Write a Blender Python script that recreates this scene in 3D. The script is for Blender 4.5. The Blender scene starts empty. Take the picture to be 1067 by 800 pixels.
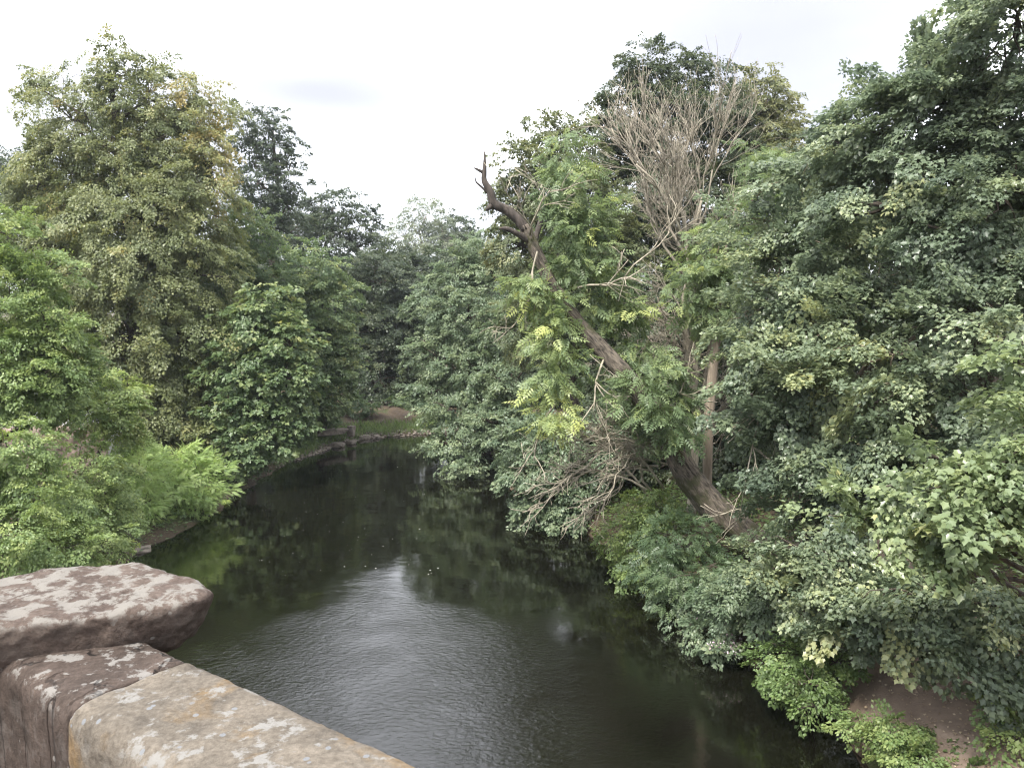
import bpy, bmesh, math
import numpy as np
from mathutils import Vector, noise as mnoise

SC = bpy.context.scene
COL = SC.collection
PI = math.pi

# ------------------------------------------------------------------ camera
FPX, CU, CV, W0 = 790.0, 533.5, 400.0, 1067.0     # photo focal length, centre and width in its pixels
CAM_Z, PITCH = 7.0, math.atan(65 / 790.0)
cam_d = bpy.data.cameras.new('camera')
cam_d.sensor_width = 36.0
cam_d.lens = 36.0 * FPX / W0
cam_d.clip_start, cam_d.clip_end = 0.05, 2500.0
cam = bpy.data.objects.new('camera', cam_d)
cam.location = (0, 0, CAM_Z)
cam.rotation_euler = (PI / 2 - PITCH, 0, 0)
COL.objects.link(cam)
SC.camera = cam

# ------------------------------------------------------------------ sky, sun, exposure
SUN_EL, SUN_AZ = math.radians(58), math.radians(215)   # azimuth clockwise from +Y
SKY_STRENGTH, SKY_WHITE, SUN_STRENGTH, EXPOSURE = 0.10, 6.2, 1.5, 2.6
world = bpy.data.worlds.new('World')
SC.world = world
world.use_nodes = True
wn, wl = world.node_tree.nodes, world.node_tree.links
wn.clear()
w_out = wn.new('ShaderNodeOutputWorld')
w_bg = wn.new('ShaderNodeBackground')
w_bg.inputs['Strength'].default_value = SKY_STRENGTH
w_sky = wn.new('ShaderNodeTexSky')
w_sky.sky_type = 'NISHITA'
w_sky.sun_disc = False
w_sky.sun_elevation = SUN_EL
w_sky.sun_rotation = SUN_AZ
w_tc = wn.new('ShaderNodeTexCoord')
w_map = wn.new('ShaderNodeMapping')
w_map.inputs['Scale'].default_value = (1.0, 1.0, 3.2)
w_map.inputs['Location'].default_value = (0.35, 0.1, 0.2)
w_noise = wn.new('ShaderNodeTexNoise')
w_noise.inputs['Scale'].default_value = 3.0
w_noise.inputs['Detail'].default_value = 6
w_noise.inputs['Distortion'].default_value = 0.4


def w_math(op, a, b=None):
    m = wn.new('ShaderNodeMath')
    m.operation = op
    for i, q in enumerate((a, b)):
        if q is None: continue
        if isinstance(q, (int, float)): m.inputs[i].default_value = q
        else: wl.new(q, m.inputs[i])
    return m.outputs[0]


def w_dot(vec):
    d = wn.new('ShaderNodeVectorMath')
    d.operation = 'DOT_PRODUCT'
    d.inputs[1].default_value = vec
    wl.new(w_tc.outputs['Generated'], d.inputs[0])
    return d.outputs['Value']


def w_cloud(az, el, wd, ht, soft):
    """a thin lavender-grey bank of cloud round one direction of the overcast sky"""
    ca, sa, ce, se = math.cos(az), math.sin(az), math.cos(el), math.sin(el)
    x = w_math('DIVIDE', w_dot((ca, -sa, 0)), wd)
    y = w_math('DIVIDE', w_dot((-sa * se, -ca * se, ce)), ht)
    r = w_math('SQRT', w_math('ADD', w_math('MULTIPLY', x, x), w_math('MULTIPLY', y, y)))
    r = w_math('ADD', r, w_math('MULTIPLY', w_math('SUBTRACT', w_noise.outputs['Fac'], 0.5), 1.5))
    r = w_math('ADD', r, w_math('MULTIPLY', w_math('LESS_THAN', w_dot((sa * ce, ca * ce, se)), 0.2), 50.0))
    mr = wn.new('ShaderNodeMapRange')
    mr.interpolation_type = 'SMOOTHSTEP'
    mr.inputs['From Min'].default_value = 1.0
    mr.inputs['From Max'].default_value = 1.0 - soft
    wl.new(r, mr.inputs['Value'])
    return mr.outputs['Result']


w_f = w_cloud(-0.245, 0.278, 0.13, 0.030, 0.8)
w_f = w_math('MAXIMUM', w_f, w_math('MULTIPLY', w_cloud(0.33, 0.31, 0.26, 0.13, 0.9), 0.8))
w_f = w_math('MAXIMUM', w_f, w_math('MULTIPLY', w_cloud(-2.2, 0.5, 0.5, 0.12, 0.8), 0.8))
w_f = w_math('MAXIMUM', w_f, w_math('MULTIPLY', w_cloud(2.4, 0.7, 0.5, 0.15, 0.8), 0.8))
w_big = wn.new('ShaderNodeTexNoise')              # broad, barely greyer swathes of the overcast
w_big.inputs['Scale'].default_value = 1.6
w_big.inputs['Detail'].default_value = 5
wl.new(w_map.outputs['Vector'], w_big.inputs['Vector'])
w_bm = wn.new('ShaderNodeMapRange')
w_bm.inputs['From Min'].default_value = 0.42
w_bm.inputs['From Max'].default_value = 0.56
w_bm.inputs['To Max'].default_value = 0.26
wl.new(w_big.outputs['Fac'], w_bm.inputs['Value'])
w_f = w_math('MAXIMUM', w_f, w_bm.outputs['Result'])
w_ramp = wn.new('ShaderNodeValToRGB')
w_ramp.color_ramp.elements[0].color = (0.97, 0.99, 1.03, 1)
w_ramp.color_ramp.elements[1].color = (0.225, 0.22, 0.255, 1)
w_e = w_ramp.color_ramp.elements.new(0.30)
w_e.color = (0.265, 0.263, 0.28, 1)
wl.new(w_f, w_ramp.inputs['Fac'])
w_mul = wn.new('ShaderNodeVectorMath')
w_mul.operation = 'SCALE'
w_mul.inputs['Scale'].default_value = SKY_WHITE

w_mix = wn.new('ShaderNodeMix')
w_mix.data_type = 'RGBA'
w_mix.inputs['Factor'].default_value = 0.92
wl.new(w_tc.outputs['Generated'], w_map.inputs['Vector'])
wl.new(w_map.outputs['Vector'], w_noise.inputs['Vector'])
wl.new(w_ramp.outputs['Color'], w_mul.inputs[0])
wl.new(w_sky.outputs['Color'], w_mix.inputs['A'])
wl.new(w_mul.outputs['Vector'], w_mix.inputs['B'])
wl.new(w_mix.outputs['Result'], w_bg.inputs['Color'])
wl.new(w_bg.outputs['Background'], w_out.inputs['Surface'])

sun_d = bpy.data.lights.new('sun', 'SUN')
sun_d.energy = SUN_STRENGTH
sun_d.angle = math.radians(14)
sun_d.color = (1.0, 0.96, 0.88)
sun = bpy.data.objects.new('sun', sun_d)
sv = Vector((math.sin(SUN_AZ) * math.cos(SUN_EL), math.cos(SUN_AZ) * math.cos(SUN_EL), math.sin(SUN_EL)))
sun.rotation_euler = sv.to_track_quat('Z', 'Y').to_euler()
COL.objects.link(sun)

SC.view_settings.view_transform = 'Standard'
SC.view_settings.look = 'None'
SC.view_settings.exposure = EXPOSURE
SC.view_settings.gamma = 1.0
SC.view_settings.use_curve_mapping = False
SC.cycles.max_bounces = 8
SC.cycles.diffuse_bounces = 5
SC.cycles.glossy_bounces = 3
SC.cycles.transmission_bounces = 5
SC.cycles.transparent_max_bounces = 4
SC.cycles.use_denoising = True
SC.cycles.filter_width = 1.2
SC.cycles.caustics_reflective = False
SC.cycles.caustics_refractive = False

# ------------------------------------------------------------------ coordinates
CP, SP_ = math.cos(PITCH), math.sin(PITCH)


def ray(u, v):
    a, b = (u - CU) / FPX, -(v - CV) / FPX
    return np.array([a, CP + b * SP_, -SP_ + b * CP])


def at(u, v, depth):
    """the point seen at photo pixel (u, v), depth metres down the valley"""
    d = ray(u, v)
    return np.array([0, 0, CAM_Z]) + d * (depth / d[1])


def on_z(u, v, z):
    d = ray(u, v)
    return np.array([0, 0, CAM_Z]) + d * ((z - CAM_Z) / d[2])


RIV = np.array([[-3.5, -60, 9.3], [-3.5, 0, 9.3], [-3.6, 12, 9.2], [-4.2, 22.5, 7.0], [-5.4, 29, 5.6], [-6.0, 35, 5.2],
                [-4.6, 41, 5.6], [0.5, 44.5, 5.3], [12, 46, 5.4], [40, 48, 6], [160, 60, 8]])


def river_d(x, y):
    """distance to the river's edge (negative in the water) and +1 / -1 for the right / left bank"""
    x, y = np.asarray(x, float), np.asarray(y, float)
    best = np.full(x.shape, 1e9)
    side = np.ones(x.shape)
    for (ax, ay, aw), (bx, by, bw) in zip(RIV[:-1], RIV[1:]):
        dx, dy = bx - ax, by - ay
        t = np.clip(((x - ax) * dx + (y - ay) * dy) / (dx * dx + dy * dy), 0, 1)
        d = np.hypot(x - ax - t * dx, y - ay - t * dy) - (aw + (bw - aw) * t)
        s = np.sign((x - ax) * dy - (y - ay) * dx)
        m = d < best
        best = np.where(m, d, best)
        side = np.where(m, s, side)
    return best, side


def wob(x, y, k=1.0):
    return (np.sin(x * 1.3 * k + 0.7 * np.sin(y * 0.9 * k)) * np.cos(y * 1.1 * k + 1.7) + 0.5 * np.sin(x * 2.9 * k + y * 2.3 * k + 0.4)) / 1.5


def height(x, y):
    x, y = np.asarray(x, float), np.asarray(y, float)
    d, s = river_d(x, y)
    d = d + 0.25 * wob(x, y, 0.8) + 0.12 * wob(x, y, 2.7)
    prof_r = np.interp(d, [-4, -0.6, 0, 0.35, 1.2, 3.0, 8, 16, 30, 60, 400], [-1.6, -0.7, -0.05, 0.45, 0.85, 1.25, 3.0, 6.2, 10, 12, 14])
    prof_l = np.interp(d, [-4, -0.6, 0, 0.5, 2, 6, 16, 40, 100, 400], [-1.6, -0.5, -0.04, 0.22, 0.5, 1.2, 2.3, 4, 7, 12])
    h = np.where(s > 0, prof_r, prof_l)
    return h + np.clip(d, 0, 1.5) * 0.06 * wob(x, y, 1.9)


def ground_at(x, y):
    return float(height(np.array([x]), np.array([y]))[0])


# ------------------------------------------------------------------ object helpers
def tag(o, label=None, cat=None, group=None, kind=None):
    if label: o['label'] = label
    if cat: o['category'] = cat
    if group: o['group'] = group
    if kind: o['kind'] = kind
    return o


def empty(name, loc):
    o = bpy.data.objects.new(name, None)
    o.empty_display_size = 0.3
    o.location = tuple(loc)
    COL.objects.link(o)
    return o


def link_mesh(name, me, mat, parent=None, origin=None):
    o = bpy.data.objects.new(name, me)
    COL.objects.link(o)
    for m in (mat if isinstance(mat, (list, tuple)) else [mat]):
        me.materials.append(m)
    if parent is not None:
        o.parent = parent
    return o


def raw_mesh(name, verts, loops, starts, tint=None, smooth=False, uvt=None):
    me = bpy.data.meshes.new(name)
    n, L, F = len(verts), len(loops), len(starts)
    me.vertices.add(n)
    me.vertices.foreach_set('co', np.ascontiguousarray(verts, dtype=np.float32).ravel())
    me.loops.add(L)
    me.loops.foreach_set('vertex_index', np.ascontiguousarray(loops, dtype=np.int32))
    me.polygons.add(F)
    me.polygons.foreach_set('loop_start', np.ascontiguousarray(starts, dtype=np.int32))
    if smooth:
        me.polygons.foreach_set('use_smooth', np.ones(F, dtype=bool))
    me.update(calc_edges=True)
    if tint is not None:
        a = me.attributes.new('tint', 'FLOAT', 'FACE')
        a.data.foreach_set('value', np.ascontiguousarray(tint, dtype=np.float32))
    return me


# ------------------------------------------------------------------ materials
def new_mat(name):
    m = bpy.data.materials.new(name)
    m.use_nodes = True
    nt = m.node_tree
    b = nt.nodes['Principled BSDF']
    return m, nt, b


def ramp_node(nt, stops):
    r = nt.nodes.new('ShaderNodeValToRGB')
    e = r.color_ramp.elements
    while len(e) < len(stops):
        e.new(0.5)
    for k, (p, c) in enumerate(stops):
        e[k].position = p
        e[k].color = (*c, 1)
    return r


def noise_node(nt, scale, detail=4, rough=0.55, vec=None, dist=0.0):
    n = nt.nodes.new('ShaderNodeTexNoise')
    n.inputs['Scale'].default_value = scale
    n.inputs['Detail'].default_value = detail
    n.inputs['Roughness'].default_value = rough
    n.inputs['Distortion'].default_value = dist
    if vec is not None:
        nt.links.new(vec, n.inputs['Vector'])
    return n


def bump_node(nt, height_out, strength, dist, normal=None):
    b = nt.nodes.new('ShaderNodeBump')
    b.inputs['Strength'].default_value = strength
    b.inputs['Distance'].default_value = dist
    nt.links.new(height_out, b.inputs['Height'])
    if normal is not None:
        nt.links.new(normal, b.inputs['Normal'])
    return b


def mix_node(nt, fac, a, b):
    m = nt.nodes.new('ShaderNodeMix')
    m.data_type = 'RGBA'
    for sock, v in ((m.inputs['Factor'], fac), (m.inputs['A'], a), (m.inputs['B'], b)):
        if hasattr(v, 'is_linked'):
            nt.links.new(v, sock)
        elif isinstance(v, (int, float)):
            sock.default_value = v
        else:
            sock.default_value = (*v, 1)
    return m.outputs['Result']


def leaf_mat(name, stops, rough=0.45, trans=0.40, spec=0.45, k=1.9):
    """foliage: the colour of each leaf comes from its own tint; leaves let some light through"""
    m, nt, b = new_mat(name)
    at_ = nt.nodes.new('ShaderNodeAttribute')
    at_.attribute_name = 'tint'
    lum = lambda c: 0.25 * c[0] + 0.65 * c[1] + 0.1 * c[2]
    r = ramp_node(nt, [(p, tuple(min(0.8, k * (0.86 * x + 0.14 * lum(c))) for x in c)) for p, c in stops])
    nt.links.new(at_.outputs['Fac'], r.inputs['Fac'])
    nt.links.new(r.outputs['Color'], b.inputs['Base Color'])
    b.inputs['Roughness'].default_value = rough
    b.inputs['Specular IOR Level'].default_value = spec
    tr = nt.nodes.new('ShaderNodeBsdfTranslucent')
    hs = nt.nodes.new('ShaderNodeHueSaturation')
    hs.inputs['Hue'].default_value = 0.485
    hs.inputs['Saturation'].default_value = 1.15
    hs.inputs['Value'].default_value = 1.35
    nt.links.new(r.outputs['Color'], hs.inputs['Color'])
    nt.links.new(hs.outputs['Color'], tr.inputs['Color'])
    mx = nt.nodes.new('ShaderNodeMixShader')
    mx.inputs['Fac'].default_value = trans
    nt.links.new(b.outputs['BSDF'], mx.inputs[1])
    nt.links.new(tr.outputs['BSDF'], mx.inputs[2])
    nt.links.new(mx.outputs['Shader'], nt.nodes['Material Output'].inputs['Surface'])
    return m


def bark_mat(name, dark, light, moss=None, scale=9.0, lean=0.0, rough=0.8):
    m, nt, b = new_mat(name)
    tc = nt.nodes.new('ShaderNodeTexCoord')
    mp = nt.nodes.new('ShaderNodeMapping')
    mp.inputs['Scale'].default_value = (1, 1, 0.22)
    m0 = nt.nodes.new('ShaderNodeMapping')
    m0.inputs['Rotation'].default_value = (0, lean, 0)   # the grain follows a leaning stem
    nt.links.new(tc.outputs['Object'], m0.inputs['Vector'])
    nt.links.new(m0.outputs['Vector'], mp.inputs['Vector'])
    n = noise_node(nt, scale, 6, 0.65, mp.outputs['Vector'], 0.4)
    r = ramp_node(nt, [(0.35, dark), (0.68, light)])
    nt.links.new(n.outputs['Fac'], r.inputs['Fac'])
    col = r.outputs['Color']
    if moss:
        n2 = noise_node(nt, 1.7, 4, 0.6, tc.outputs['Object'])
        r2 = ramp_node(nt, [(0.50, (0, 0, 0)), (0.62, (1, 1, 1))])
        nt.links.new(n2.outputs['Fac'], r2.inputs['Fac'])
        col = mix_node(nt, r2.outputs['Color'], col, moss)
    nt.links.new(col, b.inputs['Base Color'])
    b.inputs['Roughness'].default_value = 0.9
    bp = bump_node(nt, n.outputs['Fac'], rough, 0.035)
    nt.links.new(bp.outputs['Normal'], b.inputs['Normal'])
    return m


LM = {
    'lime': leaf_mat('lime_leaf', [(0.0, (0.044, 0.061, 0.022)), (0.45, (0.084, 0.100, 0.036)), (0.75, (0.124, 0.133, 0.045)), (0.9, (0.155, 0.142, 0.045)), (1.0, (0.20, 0.162, 0.048))]),
    'bright': leaf_mat('bright_leaf', [(0.0, (0.052, 0.088, 0.026)), (0.5, (0.098, 0.140, 0.040)), (1.0, (0.18, 0.215, 0.060))]),
    'green': leaf_mat('green_leaf', [(0.0, (0.036, 0.064, 0.026)), (0.5, (0.066, 0.100, 0.040)), (0.85, (0.11, 0.14, 0.048)), (1.0, (0.17, 0.18, 0.06))]),
    'dark': leaf_mat('dark_leaf', [(0.0, (0.026, 0.042, 0.024)), (0.5, (0.046, 0.066, 0.034)), (1.0, (0.085, 0.10, 0.045))], k=1.35),
    'olive': leaf_mat('olive_leaf', [(0.0, (0.042, 0.056, 0.025)), (0.5, (0.075, 0.090, 0.040)), (1.0, (0.14, 0.14, 0.055))]),
    'pale': leaf_mat('pale_leaf', [(0.0, (0.065, 0.080, 0.055)), (0.5, (0.10, 0.12, 0.078)), (1.0, (0.15, 0.165, 0.10))]),
    'grey': leaf_mat('grey_green_leaf', [(0.0, (0.045, 0.070, 0.042)), (0.5, (0.080, 0.112, 0.062)), (1.0, (0.145, 0.175, 0.090))], rough=0.4),
    'syc': leaf_mat('sycamore_leaf', [(0.0, (0.042, 0.060, 0.040)), (0.5, (0.075, 0.099, 0.058)), (0.8, (0.122, 0.146, 0.076)), (1.0, (0.19, 0.20, 0.09))], rough=0.38, spec=0.55, k=2.2),
    'sycb': leaf_mat('bright_sycamore_leaf', [(0.0, (0.055, 0.082, 0.038)), (0.5, (0.105, 0.138, 0.062)), (0.85, (0.16, 0.19, 0.078)), (1.0, (0.22, 0.215, 0.085))], rough=0.36, spec=0.6),
    'ash': leaf_mat('ash_leaf', [(0.0, (0.042, 0.070, 0.032)), (0.5, (0.080, 0.115, 0.048)), (0.8, (0.14, 0.175, 0.058)), (1.0, (0.24, 0.265, 0.075))]),
    'willow': leaf_mat('willow_leaf', [(0.0, (0.075, 0.125, 0.036)), (0.5, (0.15, 0.215, 0.062)), (1.0, (0.23, 0.29, 0.10))]),
    'herb': leaf_mat('herb_leaf', [(0.0, (0.050, 0.085, 0.025)), (0.5, (0.092, 0.145, 0.040)), (1.0, (0.18, 0.22, 0.065))], k=1.55),
    'dry': leaf_mat('dry_leaf', [(0.0, (0.11, 0.075, 0.045)), (0.5, (0.20, 0.15, 0.09)), (1.0, (0.36, 0.30, 0.20))], trans=0.1),
    'petal': leaf_mat('pink_petal', [(0.0, (0.45, 0.24, 0.34)), (1.0, (0.62, 0.42, 0.50))]),
}
BK = {
    'brown': bark_mat('brown_bark', (0.035, 0.026, 0.02), (0.12, 0.095, 0.075)),
    'mossy': bark_mat('mossy_bark', (0.014, 0.011, 0.009), (0.20, 0.165, 0.13), moss=(0.05, 0.05, 0.022), scale=18, lean=0.67, rough=1.0),
    'grey': bark_mat('dead_grey_bark', (0.19, 0.165, 0.13), (0.40, 0.355, 0.28), scale=14),
    'smooth': bark_mat('smooth_pale_bark', (0.17, 0.135, 0.10), (0.33, 0.27, 0.21), scale=6),
    'dead': bark_mat('weathered_deadwood', (0.022, 0.018, 0.015), (0.085, 0.068, 0.057), scale=10),
    'twig': bark_mat('dry_twig_bark', (0.24, 0.21, 0.16), (0.46, 0.41, 0.32), scale=14),
}

# ------------------------------------------------------------------ leaves
def tmpl(verts, faces):
    v = np.array(verts, float)
    lens = [len(f) for f in faces]
    return v, np.concatenate([np.array(f) for f in faces]), np.array(lens)


def maple():
    h = [(0.0, 0.30, 0.03), (0.20, 0.29, 0.03), (0.50, 0.50, 0.02), (0.60, 0.27, 0.03)]
    v = [(0, 0, 0), (1, 0, -0.16)] + h + [(x, -y, z) for x, y, z in h]
    return tmpl(v, [[0, 1, 5, 4, 3, 2], [0, 6, 7, 8, 9, 1]]), 0.46


def oval():
    return tmpl([(0, 0, 0), (0.45, 0.33, 0.05), (1, 0, -0.10), (0.45, -0.33, 0.05)], [[0, 2, 1], [0, 3, 2]]), 0.33


def ash_leaf():
    v, f = [], []
    def leaflet(bx, by, dx, dy, L, w, z):
        k = len(v)
        n = math.hypot(dx, dy); dx /= n; dy /= n
        v.extend([(bx, by, z), (bx + dx * L * .45 - dy * w, by + dy * L * .45 + dx * w, z - .01), (bx + dx * L, by + dy * L, z - .07), (bx + dx * L * .45 + dy * w, by + dy * L * .45 - dx * w, z - .01)])
        f.append([k, k + 3, k + 2, k + 1])
    for i in range(4):
        x = 0.18 + 0.18 * i
        for s in (-1, 1):
            leaflet(x, 0, 0.55, s, 0.36 - 0.03 * i, 0.065, -0.10 * x * x)
    leaflet(0.74, 0, 1, 0, 0.32, 0.07, -0.08)
    return tmpl(v, f), 0.21


def willow_shoot():
    v, f = [], []
    for i in range(9):
        x = 0.08 + 0.095 * i
        for s in ((-1, 1) if i < 8 else (0,)):
            k = len(v)
            dx, dy = 1.0, s * 0.62
            n = math.hypot(dx, dy); dx /= n; dy /= n
            L, w, z = 0.27 - 0.012 * i, 0.024, -0.22 * x * x
            v.extend([(x, 0, z), (x + dx * L * .4 - dy * w, dy * L * .4 + dx * w, z), (x + dx * L, dy * L, z - .07), (x + dx * L * .4 + dy * w, dy * L * .4 - dx * w, z)])
            f.append([k, k + 3, k + 2, k + 1])
    return tmpl(v, f), 0.16


def blade():
    return tmpl([(0, -0.03, 0), (0, 0.03, 0), (0.6, 0.024, 0.06), (0.6, -0.024, 0.06), (1, 0, -0.06)], [[0, 3, 2, 1], [3, 4, 2]]), 0.05


TM = {'maple': maple(), 'oval': oval(), 'ash': ash_leaf(), 'willow': willow_shoot(), 'blade': blade()}


def unit(a):
    return a / np.maximum(np.linalg.norm(a, axis=-1, keepdims=True), 1e-9)


def leaves_mesh(name, kind, pos, tip, nrm, size, tint):
    (tv, tl, tn), _ = TM[kind]
    x = unit(tip)
    z = unit(nrm - x * (nrm * x).sum(1, keepdims=True))
    y = np.cross(z, x)
    N, V = len(pos), len(tv)
    verts = (pos[:, None, :] + size[:, None, None] * (tv[None, :, 0:1] * x[:, None, :] + tv[None, :, 1:2] * y[:, None, :] + tv[None, :, 2:3] * z[:, None, :])).reshape(-1, 3)
    loops = (tl[None, :] + (np.arange(N) * V)[:, None]).ravel()
    st0 = np.concatenate([[0], np.cumsum(tn)[:-1]])
    starts = (st0[None, :] + (np.arange(N) * len(tl))[:, None]).ravel()
    return raw_mesh(name, verts, loops, starts, np.repeat(tint, len(tn)))


class Leaves:
    """collects leaves of one kind for ONE crown"""
    def __init__(self, kind): self.kind, self.p, self.t, self.n, self.s, self.c = kind, [], [], [], [], []
    def add(self, p, t, n, s, c):
        self.p.append(p); self.t.append(t); self.n.append(n); self.s.append(s); self.c.append(c)
    n_petals = 0
    def petals(self, rng, n):
        """small flower heads just outside the outermost leaves"""
        P, c = np.concatenate(self.p), np.concatenate(self.p).mean(0)
        i = rng.choice(len(P), n * 6, replace=False)
        i = i[np.argsort(-(P[i, 2] - 0.25 * P[i, 1]))][:n]
        q = np.repeat(P[i] + [0, -0.02, 0.05], 4, 0) + rng.normal(size=(n * 4, 3)) * 0.012
        self.n_petals = n * 4
        self.add(q, rng.normal(size=q.shape), rng.normal(size=q.shape) + [0, -1, 1], rng.uniform(0.03, 0.05, len(q)), rng.random(len(q)))
    def build(self, name, mat, parent=None, origin=(0, 0, 0)):
        c = np.concatenate
        me = leaves_mesh(name, self.kind, c(self.p) - np.asarray(origin), c(self.t), c(self.n), c(self.s), c(self.c))
        o = link_mesh(name, me, mat, parent)
        if self.n_petals:
            nf = len(TM[self.kind][0][2])
            mi = np.zeros(len(me.polygons), np.int32)
            mi[-self.n_petals * nf:] = 1
            me.polygons.foreach_set('material_index', mi)
        return o


N_LEAVES = [0]
QUAL = 1.0
HAZE = 0.00035
LEAF_K = 0.64
CAMP = np.array([0, 0, CAM_Z])


def fill_blob(acc, rng, c, r, leaf, spray=None, cover=2.0, fill=1.15, inner=0.5, lump=0.22, tint=0.45, dtint=0.16, droop=0.35, flat=0.6, taper=False):
    """leafy sprays through one lobe of a crown; returns spray centres. leaf = length in metres; spray = (length, width)"""
    c, r = np.asarray(c, float), np.asarray(r, float)
    if acc.kind == 'oval' or (acc.kind == 'maple' and leaf > 0.2): leaf = leaf * LEAF_K
    elif acc.kind == 'maple': leaf = leaf * 0.62
    L, Wd = spray if spray else (0.30 * float(np.cbrt(r.prod())) + 0.25,) * 2
    p = 1.6
    area = 4 * PI * (((r[0] * r[1]) ** p + (r[0] * r[2]) ** p + (r[1] * r[2]) ** p) / 3) ** (1 / p)
    n = max(6, int(QUAL * cover * area / (L * Wd * 0.75)))
    d = unit(rng.normal(size=(n, 3)))
    back = (d * unit(CAMP - c)).sum(1) < -0.35
    d = d[~(back & (rng.random(n) < 0.55))]
    n = len(d)
    k = rng.normal(size=(5, 3)) * 3.0
    ph = rng.random(5) * 6.28
    lum = 1 + lump * np.sin(d @ k.T + ph).sum(1) / 2.0
    f = inner + (1 - inner) * rng.random(n) ** 0.45
    pos = c + d * r * (f * lum)[:, None]
    out = unit(d / r)
    a = unit(out * np.array([1, 1, 0.45]) + np.array([0, 0, -droop]) + rng.normal(size=(n, 3)) * 0.28)
    up = unit(np.array([0, 0, flat]) + out * (1 - flat) * 1.3 + rng.normal(size=(n, 3)) * 0.16)
    up = unit(up - a * (up * a).sum(1, keepdims=True))
    up = np.where(up[:, 2:3] < -0.2, -up, up)
    b = np.cross(up, a)
    la = TM[acc.kind][1] * leaf * leaf
    m = max(3, int(fill * L * Wd * 0.75 / la))
    s = rng.random((n, m)) ** 0.8 * 1.15 - 0.45
    w = (rng.random((n, m)) - 0.5) * (1.0 - 0.75 * np.clip(s, 0, 1))
    scl = rng.uniform(0.6, 1.35, (n, 1))
    P = pos[:, None, :] + a[:, None, :] * (s * L * scl)[..., None] + b[:, None, :] * (w * Wd * scl)[..., None]
    P = P + up[:, None, :] * (rng.normal(size=(n, m)) * 0.05 * L - 0.25 * L * np.clip(s, 0, 1) ** 2 - 0.3 * L * w * w)[..., None]
    T = a[:, None, :] + b[:, None, :] * (w * 2.2)[..., None] + rng.normal(size=(n, m, 3)) * 0.38 + np.array([0, 0, -0.2])
    N = up[:, None, :] + rng.normal(size=(n, m, 3)) * 0.38
    S = leaf * rng.uniform(0.5, 1.3, (n, m)) * rng.uniform(0.8, 1.2, (n, 1))
    C = np.clip(tint + dtint * rng.normal(size=(n, 1)) + 0.11 * rng.normal(size=(n, m)), 0, 1)
    q = lambda z: z.reshape(-1, 3)
    acc.add(q(P), q(T), q(N), S.ravel(), C.ravel())
    N_LEAVES[0] += n * m
    return pos


# ------------------------------------------------------------------ wood
class Wood:
    def __init__(self): self.v, self.l, self.s, self.nv, self.nl = [], [], [], 0, 0

    def tube(self, pts, rad, sides=6, ridge=0.0):
        pts, rad = np.asarray(pts, float), np.asarray(rad, float)
        n = len(pts)
        t = np.gradient(pts, axis=0)
        t = unit(t)
        ref = np.array([0.31, 0.17, 0.93]) if abs(t[0] @ np.array([0.31, 0.17, 0.93])) < 0.9 else np.array([1.0, 0, 0])
        b = unit(np.cross(t, ref)); e = np.cross(b, t)
        ang = np.arange(sides) * 2 * PI / sides
        rr = np.repeat(rad[:, None], sides, 1)
        if ridge:                                   # bark ridges running along the stem
            q = np.arange(n)[:, None]
            rr = rr * (1 + ridge * (0.5 * np.sin(ang * 7 + 1.3 * np.sin(q * 0.11)) + 0.55 * np.sin(ang * 13 + 2.1 * np.sin(q * 0.17 + 1)) + 0.5 * np.sin(ang * 3 + q * 0.09)))
        ring = pts[:, None, :] + rr[:, :, None] * (np.cos(ang)[None, :, None] * b[:, None, :] + np.sin(ang)[None, :, None] * e[:, None, :])
        i = np.arange(n - 1)[:, None] * sides
        j = np.arange(sides)[None, :]
        j2 = (j + 1) % sides
        quad = np.stack([i + j, i + j2, i + sides + j2, i + sides + j], -1).reshape(-1, 4) + self.nv
        caps = np.stack([np.arange(sides)[::-1] + self.nv, np.arange(sides) + self.nv + (n - 1) * sides])
        self.v.append(ring.reshape(-1, 3))
        self.l += [quad.ravel(), caps.ravel()]
        self.s += [np.arange(len(quad)) * 4 + self.nl, np.arange(2) * sides + self.nl + quad.size]
        self.nv += n * sides
        self.nl += quad.size + 2 * sides

    def bent(self, rng, a, b, r0, r1, n=6, sag=0.0, wig=0.06, sides=6):
        a, b = np.asarray(a, float), np.asarray(b, float)
        t = np.linspace(0, 1, n)[:, None]
        L = np.linalg.norm(b - a)
        p = a + (b - a) * t + np.array([0, 0, 1]) * sag * L * (t * (1 - t) * 4)
        w = rng.normal(size=(n, 3)) * wig * L
        w[0] = 0; w[-1] = 0
        p = p + w
        self.tube(p, r0 + (r1 - r0) * t[:, 0], sides)
        return p

    def build(self, name, mat, parent=None, origin=(0, 0, 0)):
        me = raw_mesh(name, np.concatenate(self.v) - np.asarray(origin), np.concatenate(self.l), np.concatenate(self.s), smooth=True)
        return link_mesh(name, me, mat, parent)


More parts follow.
